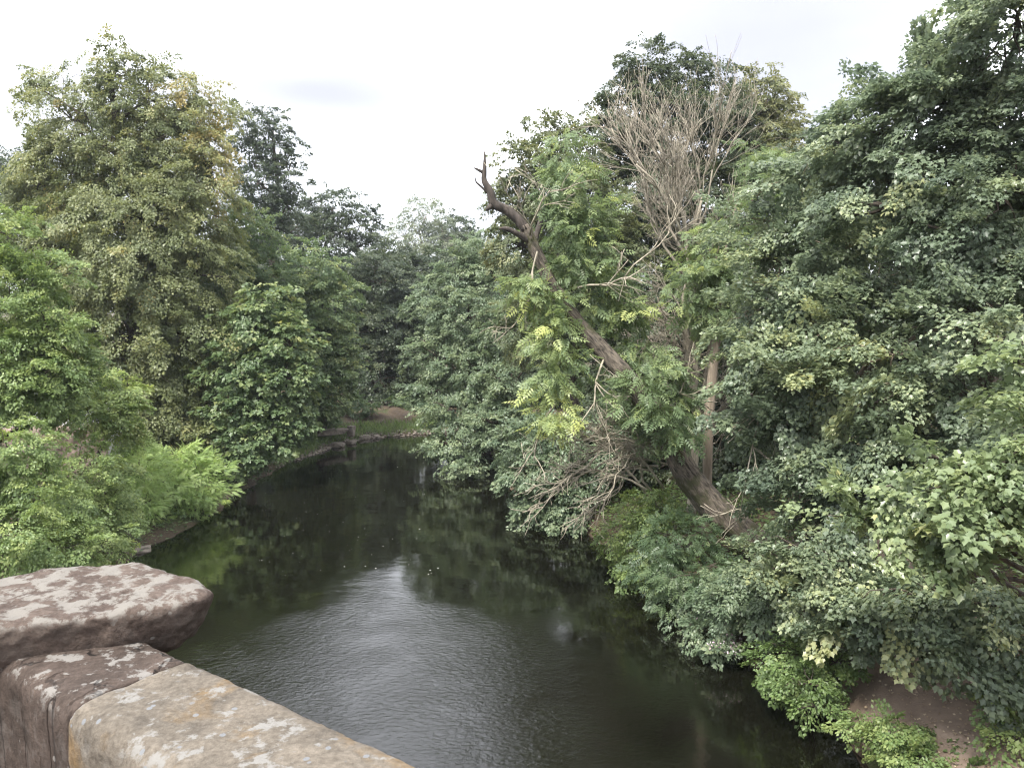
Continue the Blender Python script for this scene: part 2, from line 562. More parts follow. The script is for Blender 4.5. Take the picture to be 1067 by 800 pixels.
def twigs(wood, rng, pos, dirn, length, rad, level, spread=0.5, up=0.15, kids=(3, 5), rmin=0.006, gl=0.68):
    """recursive bare branching"""
    d = unit(np.asarray(dirn, float))
    n = 5
    pts = [np.asarray(pos, float)]
    for i in range(n - 1):
        d = unit(d + rng.normal(size=3) * 0.17 + np.array([0, 0, up * 0.12]))
        pts.append(pts[-1] + d * length / (n - 1))
    rr = np.maximum(np.linspace(rad, rad * 0.55, n), rmin)
    wood.tube(pts, rr, 6 if level > 2 else (4 if level > 0 else 3))
    if level <= 0:
        return
    for i in range(rng.integers(kids[0], kids[1] + 1)):
        k = rng.uniform(0.3, 1.0)
        q = k * (n - 1)
        i0 = min(int(q), n - 2)
        p = pts[i0] + (pts[i0 + 1] - pts[i0]) * (q - i0)
        nd = unit(d + rng.normal(size=3) * spread + np.array([0, 0, up]))
        twigs(wood, rng, p, nd, length * gl * rng.uniform(0.7, 1.15), rad * 0.55, level - 1, spread, up, kids, rmin, gl)


def px_r(u, v, depth, rx, rz, ry=None):
    k = depth / FPX
    return at(u, v, depth), np.array([rx * k, (ry if ry else 0.85 * (rx * rz) ** 0.5 * k if not ry else ry), rz * k])


SEED = [11]


def tree(name, label, cat, blobs, leaf, mat, base=None, kind='oval', bark='brown', trunk_r=0.3, group=None, top=None, twig_n=10, crown_name='crown', trunk_name='trunk', z0=None, flowers=0, **kw):
    """blobs: (u, v, depth, rx, rz[, dict]) lobes of the crown, radii in photo pixels at their own depth"""
    SEED[0] += 1
    rng = np.random.default_rng(SEED[0])
    cs, rs, opts = [], [], []
    for b in blobs:
        c, r = px_r(*b[:5])
        cs.append(c); rs.append(r); opts.append(b[5] if len(b) > 5 else {})
    cs = np.array(cs); rs = np.array(rs)
    if base is None:
        bx, by = cs[:, 0].mean(), cs[:, 1].mean() + 0.3
    else:
        bx, by = base
    bz = ground_at(bx, by) - 0.1 if z0 is None else z0
    org = np.array([bx, by, bz])
    root = empty(name, org)
    tag(root, label, cat, group)
    acc = Leaves(kind)
    wood = Wood()
    hi = cs[:, 2].argmax()
    tp = np.array(top) if top is not None else cs[hi] * 0.8 + np.array([bx, by, cs[hi, 2]]) * 0.2
    H = max(tp[2] - bz, 0.6)
    tt = np.linspace(0, 1, 9)
    tr = org + (tp - org) * tt[:, None]
    tr[:, :2] = org[:2] + (tp - org)[:2] * (tt[:, None] ** 1.5)
    wg = rng.normal(size=(9, 3)) * 0.018 * H
    wg[0] = 0
    tr = tr + wg
    rad = trunk_r * (1 - 0.82 * tt) * np.where(tt < 0.05, 1.35, 1.0)
    wood.tube(tr, rad, 10)
    for c, r, o in zip(cs, rs, opts):
        k = dict(kw); k.update(o)
        sp = fill_blob(acc, rng, c, r, k.pop('leaf', leaf), **k)
        hd = np.hypot(c[0] - bx, c[1] - by)
        zz = np.clip(c[2] - 0.55 * hd - 0.2 * r[2], bz + 0.12 * H, tp[2])
        f = np.clip((zz - bz) / H, 0.05, 0.97)
        s0 = np.array([np.interp(f, tt, tr[:, i]) for i in range(3)])
        lr = np.interp(f, tt, rad) * 0.55
        wood.bent(rng, s0, c, lr, max(lr * 0.4, 0.012), 6, 0.06, 0.035, 6)
        for q in sp[rng.choice(len(sp), min(twig_n, len(sp)), replace=False)]:
            wood.bent(rng, c + (q - c) * 0.05, q, max(lr * 0.32, 0.010), 0.006, 5, 0.04, 0.05, 4)
    if trunk_r > 0:
        wood.build(trunk_name, BK[bark], root, org)
    if flowers:
        acc.petals(rng, flowers)
        acc.build(crown_name, [LM[mat], LM['petal']], root, org)
    else:
        acc.build(crown_name, LM[mat], root, org)
    return root


def copy_tree(o, loc, label, group, scale=1.0, rz=0.0):
    c = o.copy(); COL.objects.link(c)
    c.location = loc; c.scale = (scale,) * 3; c.rotation_euler = (0, 0, rz)
    c['label'] = label
    c['group'] = group
    for ch in o.children:
        d = ch.copy(); COL.objects.link(d); d.parent = c
    return c

# ------------------------------------------------------------------ setting: ground, river, path
def axis(lo, hi, a, b, fine):
    mid = np.arange(a, b, fine)
    def out(d, s):
        p, st, x = [], fine, s
        while abs(x - s) < d:
            st *= 1.22; x += st * (1 if d > 0 else -1); p.append(x)
        return p
    l, st, x = [], fine, a
    while x > lo:
        st *= 1.25; x -= st; l.append(x)
    h, st, x = [], fine, b
    while x < hi:
        st *= 1.25; x += st; h.append(x)
    return np.array(l[::-1] + list(mid) + h)


def sheet(name, X, Y, Z, mat):
    ny, nx = X.shape
    v = np.stack([X, Y, Z], -1).reshape(-1, 3)
    i = (np.arange(ny - 1)[:, None] * nx + np.arange(nx - 1)[None, :])
    q = np.stack([i, i + 1, i + nx + 1, i + nx], -1).reshape(-1)
    me = raw_mesh(name, v, q, np.arange((ny - 1) * (nx - 1)) * 4, smooth=True)
    return link_mesh(name, me, mat)


m_ground, nt, b = new_mat('soil_and_moss')
tc = nt.nodes.new('ShaderNodeTexCoord')
n1 = noise_node(nt, 0.55, 6, 0.6, tc.outputs['Object'])
n2 = noise_node(nt, 14, 6, 0.7, tc.outputs['Object'])
r1 = ramp_node(nt, [(0.35, (0.045, 0.032, 0.022)), (0.5, (0.075, 0.055, 0.036)), (0.58, (0.05, 0.06, 0.022)), (0.7, (0.065, 0.085, 0.028))])
nt.links.new(n1.outputs['Fac'], r1.inputs['Fac'])
r2 = ramp_node(nt, [(0.3, (0.5, 0.5, 0.5)), (0.7, (1.4, 1.3, 1.2))])
nt.links.new(n2.outputs['Fac'], r2.inputs['Fac'])
mm = nt.nodes.new('ShaderNodeMix'); mm.data_type = 'RGBA'; mm.blend_type = 'MULTIPLY'; mm.inputs['Factor'].default_value = 1
nt.links.new(r1.outputs['Color'], mm.inputs['A']); nt.links.new(r2.outputs['Color'], mm.inputs['B'])
nt.links.new(mm.outputs['Result'], b.inputs['Base Color'])
b.inputs['Roughness'].default_value = 0.95
bp = bump_node(nt, n2.outputs['Fac'], 0.8, 0.05)
nt.links.new(bp.outputs['Normal'], b.inputs['Normal'])

gx, gy = axis(-900, 900, -24, 24, 0.35), axis(-120, 1200, 4, 60, 0.35)
X, Y = np.meshgrid(gx, gy)
ground = tag(sheet('ground', X, Y, height(X, Y), m_ground), kind='structure')

m_water, nt, b = new_mat('dark_river_water')
b.inputs['Base Color'].default_value = (0.004, 0.004, 0.0025, 1)
b.inputs['Roughness'].default_value = 0.03
b.inputs['IOR'].default_value = 1.7
tc = nt.nodes.new('ShaderNodeTexCoord')
mp = nt.nodes.new('ShaderNodeMapping')
mp.inputs['Scale'].default_value = (0.8, 1.25, 1)
mp.inputs['Rotation'].default_value = (0, 0, 0.25)
nt.links.new(tc.outputs['Object'], mp.inputs['Vector'])
na = noise_node(nt, 9.0, 4, 0.62, mp.outputs['Vector'], 0.3)
nb = noise_node(nt, 0.8, 2, 0.5, mp.outputs['Vector'])
nw = noise_node(nt, 0.35, 3, 0.6, tc.outputs['Object'])       # a breath of wind ruffles one reach of the water
mw = nt.nodes.new('ShaderNodeMapping')
mw.inputs['Location'].default_value = (0.42, -1.02, 0)
mw.inputs['Scale'].default_value = (0.135, 0.098, 0)
nt.links.new(tc.outputs['Object'], mw.inputs['Vector'])
ln = nt.nodes.new('ShaderNodeVectorMath'); ln.operation = 'LENGTH'
nt.links.new(mw.outputs['Vector'], ln.inputs[0])
ad = nt.nodes.new('ShaderNodeMath'); ad.operation = 'ADD'
nt.links.new(ln.outputs['Value'], ad.inputs[0]); nt.links.new(nw.outputs['Fac'], ad.inputs[1])
mr_ = nt.nodes.new('ShaderNodeMapRange')
mr_.interpolation_type = 'SMOOTHSTEP'
mr_.inputs['From Min'].default_value = 0.95; mr_.inputs['From Max'].default_value = 1.5
mr_.inputs['To Min'].default_value = 1.0; mr_.inputs['To Max'].default_value = 0.05
nt.links.new(ad.outputs[0], mr_.inputs['Value'])
mu = nt.nodes.new('ShaderNodeMath'); mu.operation = 'MULTIPLY'
nt.links.new(na.outputs['Fac'], mu.inputs[0]); nt.links.new(mr_.outputs['Result'], mu.inputs[1])
nv_ = noise_node(nt, 0.9, 3, 0.6, tc.outputs['Object'], 0.6)
rv_ = ramp_node(nt, [(0.35, (0.65, 0.65, 0.65)), (0.62, (1.15, 1.15, 1.15))])
nt.links.new(nv_.outputs['Fac'], rv_.inputs['Fac'])
mu2 = nt.nodes.new('ShaderNodeMath'); mu2.operation = 'MULTIPLY'
nt.links.new(mu.outputs[0], mu2.inputs[0]); nt.links.new(rv_.outputs['Color'], mu2.inputs[1])
ba = bump_node(nt, mu2.outputs[0], 0.6, 0.03)
bb = bump_node(nt, nb.outputs['Fac'], 0.12, 0.08, ba.outputs['Normal'])
nt.links.new(bb.outputs['Normal'], b.inputs['Normal'])
X, Y = np.meshgrid(np.linspace(-30, 170, 41), np.linspace(-70, 80, 31))
tag(sheet('river_water', X, Y, X * 0, m_water), kind='structure')

m_path, nt, b = new_mat('trodden_earth')
tc = nt.nodes.new('ShaderNodeTexCoord')
n1 = noise_node(nt, 2.2, 6, 0.65, tc.outputs['Object'])
n2 = noise_node(nt, 38, 4, 0.7, tc.outputs['Object'])
r1 = ramp_node(nt, [(0.3, (0.15, 0.108, 0.080)), (0.6, (0.26, 0.195, 0.15)), (0.75, (0.34, 0.265, 0.205))])
nt.links.new(n1.outputs['Fac'], r1.inputs['Fac'])
nt.links.new(r1.outputs['Color'], b.inputs['Base Color'])
b.inputs['Roughness'].default_value = 0.95
bp = bump_node(nt, n2.outputs['Fac'], 0.6, 0.02)
nt.links.new(bp.outputs['Normal'], b.inputs['Normal'])
cl = np.array([[7.6, 4.0, 1.1], [7.0, 8.5, 1.15], [6.85, 10.5, 1.25], [6.75, 12.0, 1.3], [7.2, 13.4, 0.9], [8.2, 15.0, 0.6], [9.2, 18, 0.5]])
tq = np.linspace(0, len(cl) - 1, 90)
cx, cy, cw = (np.interp(tq, np.arange(len(cl)), cl[:, i]) for i in range(3))
nx_ = np.gradient(cy); ny_ = -np.gradient(cx)
nn = np.hypot(nx_, ny_); nx_ /= nn; ny_ /= nn
ss = np.linspace(-1, 1, 15)[None, :]
wv = (cw * (1 + 0.15 * np.sin(cy * 2.1)))[:, None]
X = cx[:, None] + nx_[:, None] * ss * wv
Y = cy[:, None] + ny_[:, None] * ss * wv
tag(sheet('path', X, Y, height(X, Y) + 0.07 - 0.12 * ss ** 4, m_path), kind='structure')

# ------------------------------------------------------------------ stone: material and blocks
def stone_mat(name, base_stops, lichen, l_lo, l_hi, blot_scale=7.0, spots=None, top_only=True, grooves=False, orange=None):
    m, nt, b = new_mat(name)
    L = nt.links
    base_stops = [(p, tuple(0.80 * x for x in c)) for p, c in base_stops]
    lichen = tuple(0.72 * x for x in lichen)
    tc = nt.nodes.new('ShaderNodeTexCoord')
    ob = tc.outputs['Object']
    n1 = noise_node(nt, 7, 10, 0.68, ob, 0.1)
    r1 = ramp_node(nt, base_stops)
    L.new(n1.outputs['Fac'], r1.inputs['Fac'])
    col = r1.outputs['Color']
    if orange:
        no = noise_node(nt, 4.2, 5, 0.6, ob, 0.5)
        ro = ramp_node(nt, [(0.54, (0, 0, 0)), (0.66, (0.8, 0.8, 0.8))])
        L.new(no.outputs['Fac'], ro.inputs['Fac'])
        col = mix_node(nt, ro.outputs['Color'], col, orange)
    nf = noise_node(nt, 70, 5, 0.7, ob)
    rf = ramp_node(nt, [(0.3, (0.62, 0.60, 0.58)), (0.65, (1.18, 1.18, 1.18))])
    L.new(nf.outputs['Fac'], rf.inputs['Fac'])
    mm = nt.nodes.new('ShaderNodeMix'); mm.data_type = 'RGBA'; mm.blend_type = 'MULTIPLY'; mm.inputs['Factor'].default_value = 1
    L.new(col, mm.inputs['A']); L.new(rf.outputs['Color'], mm.inputs['B'])
    col = mm.outputs['Result']
    nl = noise_node(nt, blot_scale, 12, 0.68, ob, 0.12)
    rl = ramp_node(nt, [(l_lo, (0, 0, 0)), (l_hi, (1, 1, 1))])
    L.new(nl.outputs['Fac'], rl.inputs['Fac'])
    fac = rl.outputs['Color']
    if top_only:
        ge = nt.nodes.new('ShaderNodeNewGeometry')
        sx = nt.nodes.new('ShaderNodeSeparateXYZ')
        L.new(ge.outputs['Normal'], sx.inputs[0])
        rt = ramp_node(nt, [(0.0, (0.12, 0.12, 0.12)), (0.75, (1, 1, 1))])
        L.new(sx.outputs['Z'], rt.inputs['Fac'])
        mt = nt.nodes.new('ShaderNodeMath'); mt.operation = 'MULTIPLY'
        L.new(fac, mt.inputs[0]); L.new(rt.outputs['Color'], mt.inputs[1])
        fac = mt.outputs[0]
    col = mix_node(nt, fac, col, lichen)
    vo = nt.nodes.new('ShaderNodeTexVoronoi')
    vo.inputs['Scale'].default_value = 26
    L.new(ob, vo.inputs['Vector'])
    rv = ramp_node(nt, [(0.0, (1, 1, 1)), (0.16, (1, 1, 1)), (0.20, (0, 0, 0))])
    L.new(vo.outputs['Distance'], rv.inputs['Fac'])
    nq = noise_node(nt, 6, 2, 0.5, ob)
    rq = ramp_node(nt, [(0.5, (0, 0, 0)), (0.56, (0.85, 0.85, 0.85))])
    L.new(nq.outputs['Fac'], rq.inputs['Fac'])
    mq = nt.nodes.new('ShaderNodeMath'); mq.operation = 'MULTIPLY'
    L.new(rv.outputs['Color'], mq.inputs[0]); L.new(rq.outputs['Color'], mq.inputs[1])
    col = mix_node(nt, mq.outputs[0], col, spots if spots else lichen)
    L.new(col, b.inputs['Base Color'])
    b.inputs['Roughness'].default_value = 0.92
    b.inputs['Specular IOR Level'].default_value = 0.25
    bp = bump_node(nt, n1.outputs['Fac'], 0.6, 0.02)
    bp2 = bump_node(nt, nf.outputs['Fac'], 0.7, 0.006, bp.outputs['Normal'])
    nrm = bp2.outputs['Normal']
    if grooves:                                      # upright tooling marks
        mg = nt.nodes.new('ShaderNodeMapping')
        mg.inputs['Scale'].default_value = (16, 16, 0.7)
        L.new(ob, mg.inputs['Vector'])
        ng = noise_node(nt, 1.0, 2, 0.5, mg.outputs['Vector'])
        rg = ramp_node(nt, [(0.36, (0, 0, 0)), (0.46, (1, 1, 1))])
        L.new(ng.outputs['Fac'], rg.inputs['Fac'])
        nrm = bump_node(nt, rg.outputs['Color'], 0.9, 0.02, nrm).outputs['Normal']
    L.new(nrm, b.inputs['Normal'])
    return m


M_RED = stone_mat('red_sandstone', [(0.3, (0.052, 0.037, 0.031)), (0.55, (0.108, 0.082, 0.069)), (0.75, (0.155, 0.124, 0.105))], (0.225, 0.208, 0.188), 0.47, 0.54, 15)
M_DARK = stone_mat('dark_sandstone', [(0.3, (0.040, 0.030, 0.025)), (0.6, (0.086, 0.065, 0.055)), (0.8, (0.14, 0.104, 0.082))], (0.235, 0.22, 0.205), 0.535, 0.575, 11, grooves=True)
M_BUFF = stone_mat('buff_sandstone', [(0.28, (0.066, 0.057, 0.048)), (0.45, (0.14, 0.121, 0.099)), (0.7, (0.205, 0.176, 0.144))], (0.25, 0.24, 0.225), 0.53, 0.59, 15, spots=(0.15, 0.158, 0.17), orange=(0.15, 0.098, 0.045))
M_WALL = stone_mat('bridge_masonry', [(0.3, (0.09, 0.065, 0.055)), (0.6, (0.17, 0.125, 0.105)), (0.8, (0.25, 0.19, 0.15))], (0.5, 0.48, 0.44), 0.60, 0.66, 6, top_only=False)
M_ROCK = stone_mat('river_rock', [(0.3, (0.18, 0.155, 0.13)), (0.6, (0.34, 0.29, 0.245)), (0.8, (0.46, 0.40, 0.34))], (0.42, 0.40, 0.35), 0.58, 0.66, 4)
M_PLAIN = stone_mat('pink_rubble_stone', [(0.3, (0.22, 0.16, 0.14)), (0.6, (0.36, 0.28, 0.25)), (0.8, (0.46, 0.38, 0.34))], (0.5, 0.47, 0.44), 0.6, 0.7, 3, top_only=False)


def block(name, poly, z0, z1, mat, parent=None, bevel=0.03, vox=0.014, amp=0.012, seed=0.0, bot=None):
    """a weathered stone block on the outline poly (its foot on bot, where that differs)"""
    bm = bmesh.new()
    lo = [bm.verts.new((x, y, z0)) for x, y in (bot or poly)]
    hi = [bm.verts.new((x, y, z1)) for x, y in poly]
    bm.faces.new(lo[::-1]); bm.faces.new(hi)
    n = len(poly)
    for i in range(n):
        bm.faces.new((lo[i], lo[(i + 1) % n], hi[(i + 1) % n], hi[i]))
    bmesh.ops.recalc_face_normals(bm, faces=bm.faces)
    return weather(name, bm, mat, parent, bevel, vox, amp, seed)


def weather(name, bm, mat, parent, bevel, vox, amp, seed):
    me = bpy.data.meshes.new(name); bm.to_mesh(me); bm.free()
    o = bpy.data.objects.new(name, me); COL.objects.link(o)
    if bevel:
        b_ = o.modifiers.new('b', 'BEVEL'); b_.width = bevel; b_.segments = 4
    r_ = o.modifiers.new('r', 'REMESH'); r_.mode = 'VOXEL'; r_.voxel_size = vox
    s_ = o.modifiers.new('s', 'SMOOTH'); s_.iterations = 3
    ev = o.evaluated_get(bpy.context.evaluated_depsgraph_get())
    m2 = bpy.data.meshes.new_from_object(ev)
    o.modifiers.clear()
    old = o.data; o.data = m2; bpy.data.meshes.remove(old)
    m2.name = name
    so = Vector((seed * 7.3, seed * 3.1, seed))
    nv = len(m2.vertices)
    co, no = np.empty(nv * 3, np.float32), np.empty(nv * 3, np.float32)
    m2.vertices.foreach_get('co', co)
    m2.vertex_normals.foreach_get('vector', no)
    co, no = co.reshape(-1, 3), no.reshape(-1, 3)
    k = np.array([mnoise.fractal(p_ * 5.0, 0.9, 2.1, 4) + 0.5 * mnoise.fractal(p_ * 22.0, 0.9, 2.0, 3) for p_ in (Vector(c_) + so for c_ in co.tolist())])
    m2.vertices.foreach_set('co', (co + no * (amp * k)[:, None]).astype(np.float32).ravel())
    m2.polygons.foreach_set('use_smooth', np.ones(len(m2.polygons), bool))
    m2.materials.clear(); m2.materials.append(mat)
    if parent: o.parent = parent
    return o


# ------------------------------------------------------------------ the bridge parapet
ZL, ZC = 6.10, 6.20
A1, A2 = on_z(452, 800, ZL)[:2], on_z(200, 684, ZL)[:2]
B1, B2 = on_z(80, 744, ZL)[:2], on_z(150, 800, ZL)[:2]
du = (A2 - A1) / np.linalg.norm(A2 - A1)
dn = np.array([-du[1], du[0]])           # towards the deck side
wid = abs((B1 - A1) @ dn)
if (B1 - A1) @ dn < 0: dn = -dn
O = A2
def run(s0, s1, w0=0.0, w1=None, skew0=0.0, skew1=0.0):
    w1 = wid if w1 is None else w1
    return [tuple(O + du * s0 + dn * w0), tuple(O + du * s1 + dn * w0), tuple(O + du * (s1 + skew1) + dn * w1), tuple(O + du * (s0 + skew0) + dn * w1)][::-1] if False else \
           [tuple(O + du * s0 + dn * w0), tuple(O + du * s1 + dn * w0), tuple(O + du * s1 + dn * w1), tuple(O + du * s0 + dn * w1)]
bridge = empty('stone_bridge', (0, 0, 0))
tag(bridge, 'weathered sandstone bridge parapet crusted with pale lichen in the lower left corner', 'bridge')


def coping(s0, s1, z1, mat, label, vox, seed, amp=0.005, w0=0.0, w1=None):
    """one length of worn coping: a section with well rounded arrises, cut square at its joints"""
    w1 = wid if w1 is None else w1
    z0, r = 5.50, 0.055
    pr = [(w0 + 0.02, z0), (w1 - 0.02, z0)]
    pr += [(w1 - r + r * math.cos(t), z1 - r + r * math.sin(t)) for t in np.linspace(0, PI / 2, 6)]
    pr += [(w0 + r * 0.6 - r * 0.6 * math.sin(t), z1 - r * 0.6 + r * 0.6 * math.cos(t)) for t in np.linspace(0, PI / 2, 5)]
    bm = bmesh.new()
    rings = [[bm.verts.new((*(O + du * s_ + dn * w_), z_)) for w_, z_ in pr] for s_ in (s0, s1)]
    n = len(pr)
    bm.faces.new(rings[0]); bm.faces.new(rings[1][::-1])
    for i in range(n):
        bm.faces.new((rings[0][i], rings[1][i], rings[1][(i + 1) % n], rings[0][(i + 1) % n]))
    bmesh.ops.recalc_face_normals(bm, faces=bm.faces)
    o = weather('coping_stone', bm, mat, bridge, 0.008, vox, amp, seed)
    o['label'] = label
    return o


coping(-1.35, -0.001, ZL, M_BUFF, 'buff coping stone with ochre and grey lichen', 0.009, 1)
coping(0.001, 1.1, ZL - 0.004, M_DARK, 'dark coping stone under the raised end stone', 0.009, 2, w0=0.004, w1=wid - 0.012)
coping(-2.9, -1.352, ZL, M_BUFF, 'further coping stone of the parapet', 0.02, 4)
ZB = ZL - 0.075
capt = [on_z(u, v, ZC)[:2] for u, v in [(-330, 700), (-120, 672), (0, 652), (110, 641), (204, 627), (232, 613), (206, 602), (150, 584), (90, 586), (0, 600), (-200, 622)]]
capb = [on_z(u, v, ZB)[:2] for u, v in [(-330, 770), (-120, 735), (0, 712), (110, 696), (182, 680), (206, 664), (198, 645), (140, 634), (90, 632), (0, 645), (-200, 670)]]
block('raised_coping_stone', [tuple(c) for c in capt], ZB, ZC, M_RED, bridge, 0.034, 0.009, 0.012, 3, bot=[tuple(c) for c in capb])['label'] = 'raised reddish end stone with white lichen on top'
block('parapet_wall', run(-2.9, 1.1, 0.03, wid - 0.02), 5.0, 5.495, M_DARK, bridge, 0.01, 0.03, 0.008, 6)
block('spandrel_wall', run(-6.0, 6.0, 0.04, 0.5), -1.2, 4.995, M_WALL, bridge, 0.02, 0.07, 0.02, 7)
dk = [tuple(O + du * s + dn * w) for s, w in ((-6, 0.5), (6, 0.5), (6, 5), (-6, 5))]
block('deck', dk, 4.6, 5.2, M_WALL, bridge, 0.0, 0.09, 0.01, 8)

# ------------------------------------------------------------------ trees of the left bank
T = tree
T('tall_lime_tree', 'tallest left bank tree, airy crown with golden leaves on its right shoulder', 'tree', [
    (118, 80, 36, 36, 38, dict(cover=1.2, spray=(.7, .6), lump=.2)), (155, 105, 36, 42, 42, dict(cover=1.3, spray=(.8, .6), lump=.2)), (75, 125, 36, 42, 40, dict(cover=1.1, spray=(.8, .6))), (42, 93, 36, 22, 10, dict(cover=0.9, spray=(.6, .5))),
    (100, 150, 35.5, 60, 55, dict(cover=1.4)), (203, 118, 36.5, 34, 36, dict(tint=0.72)), (215, 175, 36, 30, 45, dict(tint=0.8)), (165, 165, 36, 50, 55),
    (50, 190, 36, 42, 50), (120, 215, 34.5, 65, 60), (185, 225, 35, 55, 60), (60, 255, 35, 55, 60), (130, 285, 33.5, 70, 65), (195, 290, 34, 50, 60),
    (75, 330, 34.5, 50, 60), (140, 355, 33, 65, 60), (195, 360, 33.5, 45, 55), (150, 425, 32.5, 60, 50), (205, 420, 33, 40, 50), (175, 465, 32, 55, 35)],
  leaf=0.19, mat='lime', base=(-17.0, 34.5), trunk_r=0.55, twig_n=14, spray=(1.25, 0.8), droop=0.65, flat=0.45, lump=0.3)
T('dark_tree', 'dark airy tree just right of the tall golden tinged tree, sky showing through', 'tree', [
    (258, 145, 56, 24, 30), (285, 150, 56, 20, 24, dict(cover=0.9)), (300, 180, 56, 19, 34, dict(cover=0.9)), (300, 215, 56, 16, 22, dict(cover=0.9)), (280, 128, 56, 20, 16, dict(cover=0.9)), (268, 190, 55, 30, 32), (262, 225, 55, 36, 28)],
  leaf=0.28, mat='dark', cover=1.3, trunk_r=0.4, twig_n=14)
T('broad_oak_tree', 'broad dark crowned tree on the left skyline beside the pale sparse tree', 'tree', [
    (345, 218, 66, 32, 20), (375, 235, 66, 26, 20, dict(cover=1.1)), (318, 228, 66, 26, 20), (340, 250, 65, 45, 26), (392, 250, 66, 14, 12, dict(cover=0.9)), (300, 245, 62, 30, 25)],
  leaf=0.32, mat='dark', cover=1.4, trunk_r=0.45, twig_n=12)
T('sparse_pale_tree', 'pale thin crowned tree against the sky above the river bend', 'tree', [
    (440, 226, 84, 26, 20), (422, 245, 84, 18, 22), (462, 250, 84, 20, 22), (440, 262, 83, 36, 22)],
  leaf=0.34, mat='pale', cover=1.15, fill=0.8, trunk_r=0.35, twig_n=30, bark='grey')
T('round_tree', 'dense round topped green tree between the sycamore and the dark bend', 'tree', [
    (318, 285, 44, 34, 32), (338, 320, 44, 32, 38), (305, 330, 44, 34, 40), (350, 365, 43.5, 24, 36, dict(tint=0.6)), (325, 375, 43, 36, 42), (345, 408, 42.5, 26, 28), (315, 420, 42, 34, 30)],
  leaf=0.22, mat='green', trunk_r=0.35, cover=2.2, tint=0.56)
T('mid_green_tree', 'green tree leaning out from behind the tall golden tinged tree', 'tree', [
    (255, 250, 40, 34, 34), (235, 285, 39, 36, 40), (275, 285, 40, 32, 34), (285, 330, 40, 30, 34), (250, 330, 39, 38, 40)],
  leaf=0.20, mat='green', trunk_r=0.3)
T('bank_sycamore', 'sycamore with pale yellow green tips hanging over the left bank water', 'tree', [
    (283, 318, 33, 28, 26, dict(tint=0.6)), (262, 345, 33, 36, 34), (300, 358, 32.5, 28, 28, dict(tint=0.65)), (255, 385, 32.5, 40, 34), (298, 395, 32, 36, 30),
    (250, 425, 32, 40, 30), (295, 432, 32, 36, 28), (262, 458, 31.5, 40, 24), (248, 478, 31, 26, 14)],
  leaf=0.26, mat='green', kind='maple', base=(-12.4, 33), trunk_r=0.28, tint=0.5)
T('shaded_bank_tree', 'deep green tree closing the river bend on the left', 'tree', [
    (395, 295, 57, 36, 30), (425, 310, 58, 32, 36), (390, 345, 56, 32, 42), (425, 365, 57, 36, 42), (395, 395, 54.5, 36, 34), (435, 410, 55, 34, 28), (405, 272, 62, 28, 16), (385, 284, 60, 28, 22), (385, 330, 61, 44, 50), (430, 345, 63, 44, 54), (335, 335, 58, 44, 60), (440, 285, 64, 34, 22), (450, 290, 63, 40, 34)],
  leaf=0.27, mat='dark', trunk_r=0.4, cover=2.2, tint=0.5)
T('edge_tree', 'light green tree cut by the left edge of the view', 'tree', [
    (8, 245, 20, 34, 34), (45, 285, 20, 32, 26), (10, 310, 19.5, 55, 46), (50, 345, 19.5, 36, 34, dict(tint=0.5)), (5, 375, 19, 60, 45), (40, 400, 19, 45, 36), (75, 372, 20, 30, 26), (60, 425, 19.5, 26, 18, dict(cover=1.0)), (20, 420, 19, 50, 24), (-60, 300, 20, 60, 90), (-60, 420, 19, 60, 70)],
  leaf=0.12, mat='bright', trunk_r=0.22, base=(-14.5, 20), cover=1.8)
T('young_maple_tree', 'young yellow green tree in front of the tall tree trunk', 'tree', [
    (100, 400, 24, 30, 22), (125, 412, 24, 26, 28), (128, 440, 23.5, 22, 28), (95, 435, 23, 30, 24), (70, 412, 23, 24, 18)],
  leaf=0.14, mat='bright', trunk_r=0.10, tint=0.62, cover=1.7)
T('distant_tree', 'small piece of dark distant crown at the left edge of the skyline', 'tree', [
    (0, 175, 72, 24, 18), (20, 190, 70, 26, 22), (45, 170, 68, 20, 20), (-20, 190, 70, 30, 30), (40, 205, 66, 36, 30)],
  leaf=0.34, mat='dark', cover=1.3, trunk_r=0.4)
# shrubs on the left bank
T('riverside_shrub', 'leafy shrub at the left edge directly above the parapet stone', 'shrub', [
    (10, 470, 16.5, 50, 36), (40, 520, 16.5, 44, 36), (5, 560, 15.5, 60, 34), (60, 570, 16, 44, 26), (-50, 520, 16, 50, 80)],
  leaf=0.10, mat='bright', kind='oval', trunk_r=0.06, crown_name='foliage', trunk_name='stems', tint=0.45, cover=1.7)
T('hazel_shrub', 'mid green bush between the willow and the leafy shrub at the edge', 'shrub', [
    (85, 490, 19.5, 42, 32), (75, 530, 19, 44, 34), (115, 530, 20, 30, 32), (105, 565, 18.5, 32, 22), (120, 495, 21, 26, 22)],
  leaf=0.11, mat='bright', trunk_r=0.05, crown_name='foliage', trunk_name='stems', tint=0.55, cover=1.7)
T('willow_bush', 'bright feathery willow bush leaning over the left water edge', 'shrub', [
    (185, 485, 27, 34, 20), (205, 500, 27, 30, 22), (165, 505, 26, 36, 26), (195, 520, 26.5, 30, 18), (145, 490, 25, 26, 24), (150, 525, 24.5, 30, 22)],
  leaf=0.26, mat='willow', kind='willow', trunk_r=0.06, crown_name='foliage', trunk_name='stems', base=(-12.0, 26.5), cover=1.7, fill=1.5, droop=-0.15, tint=0.62)

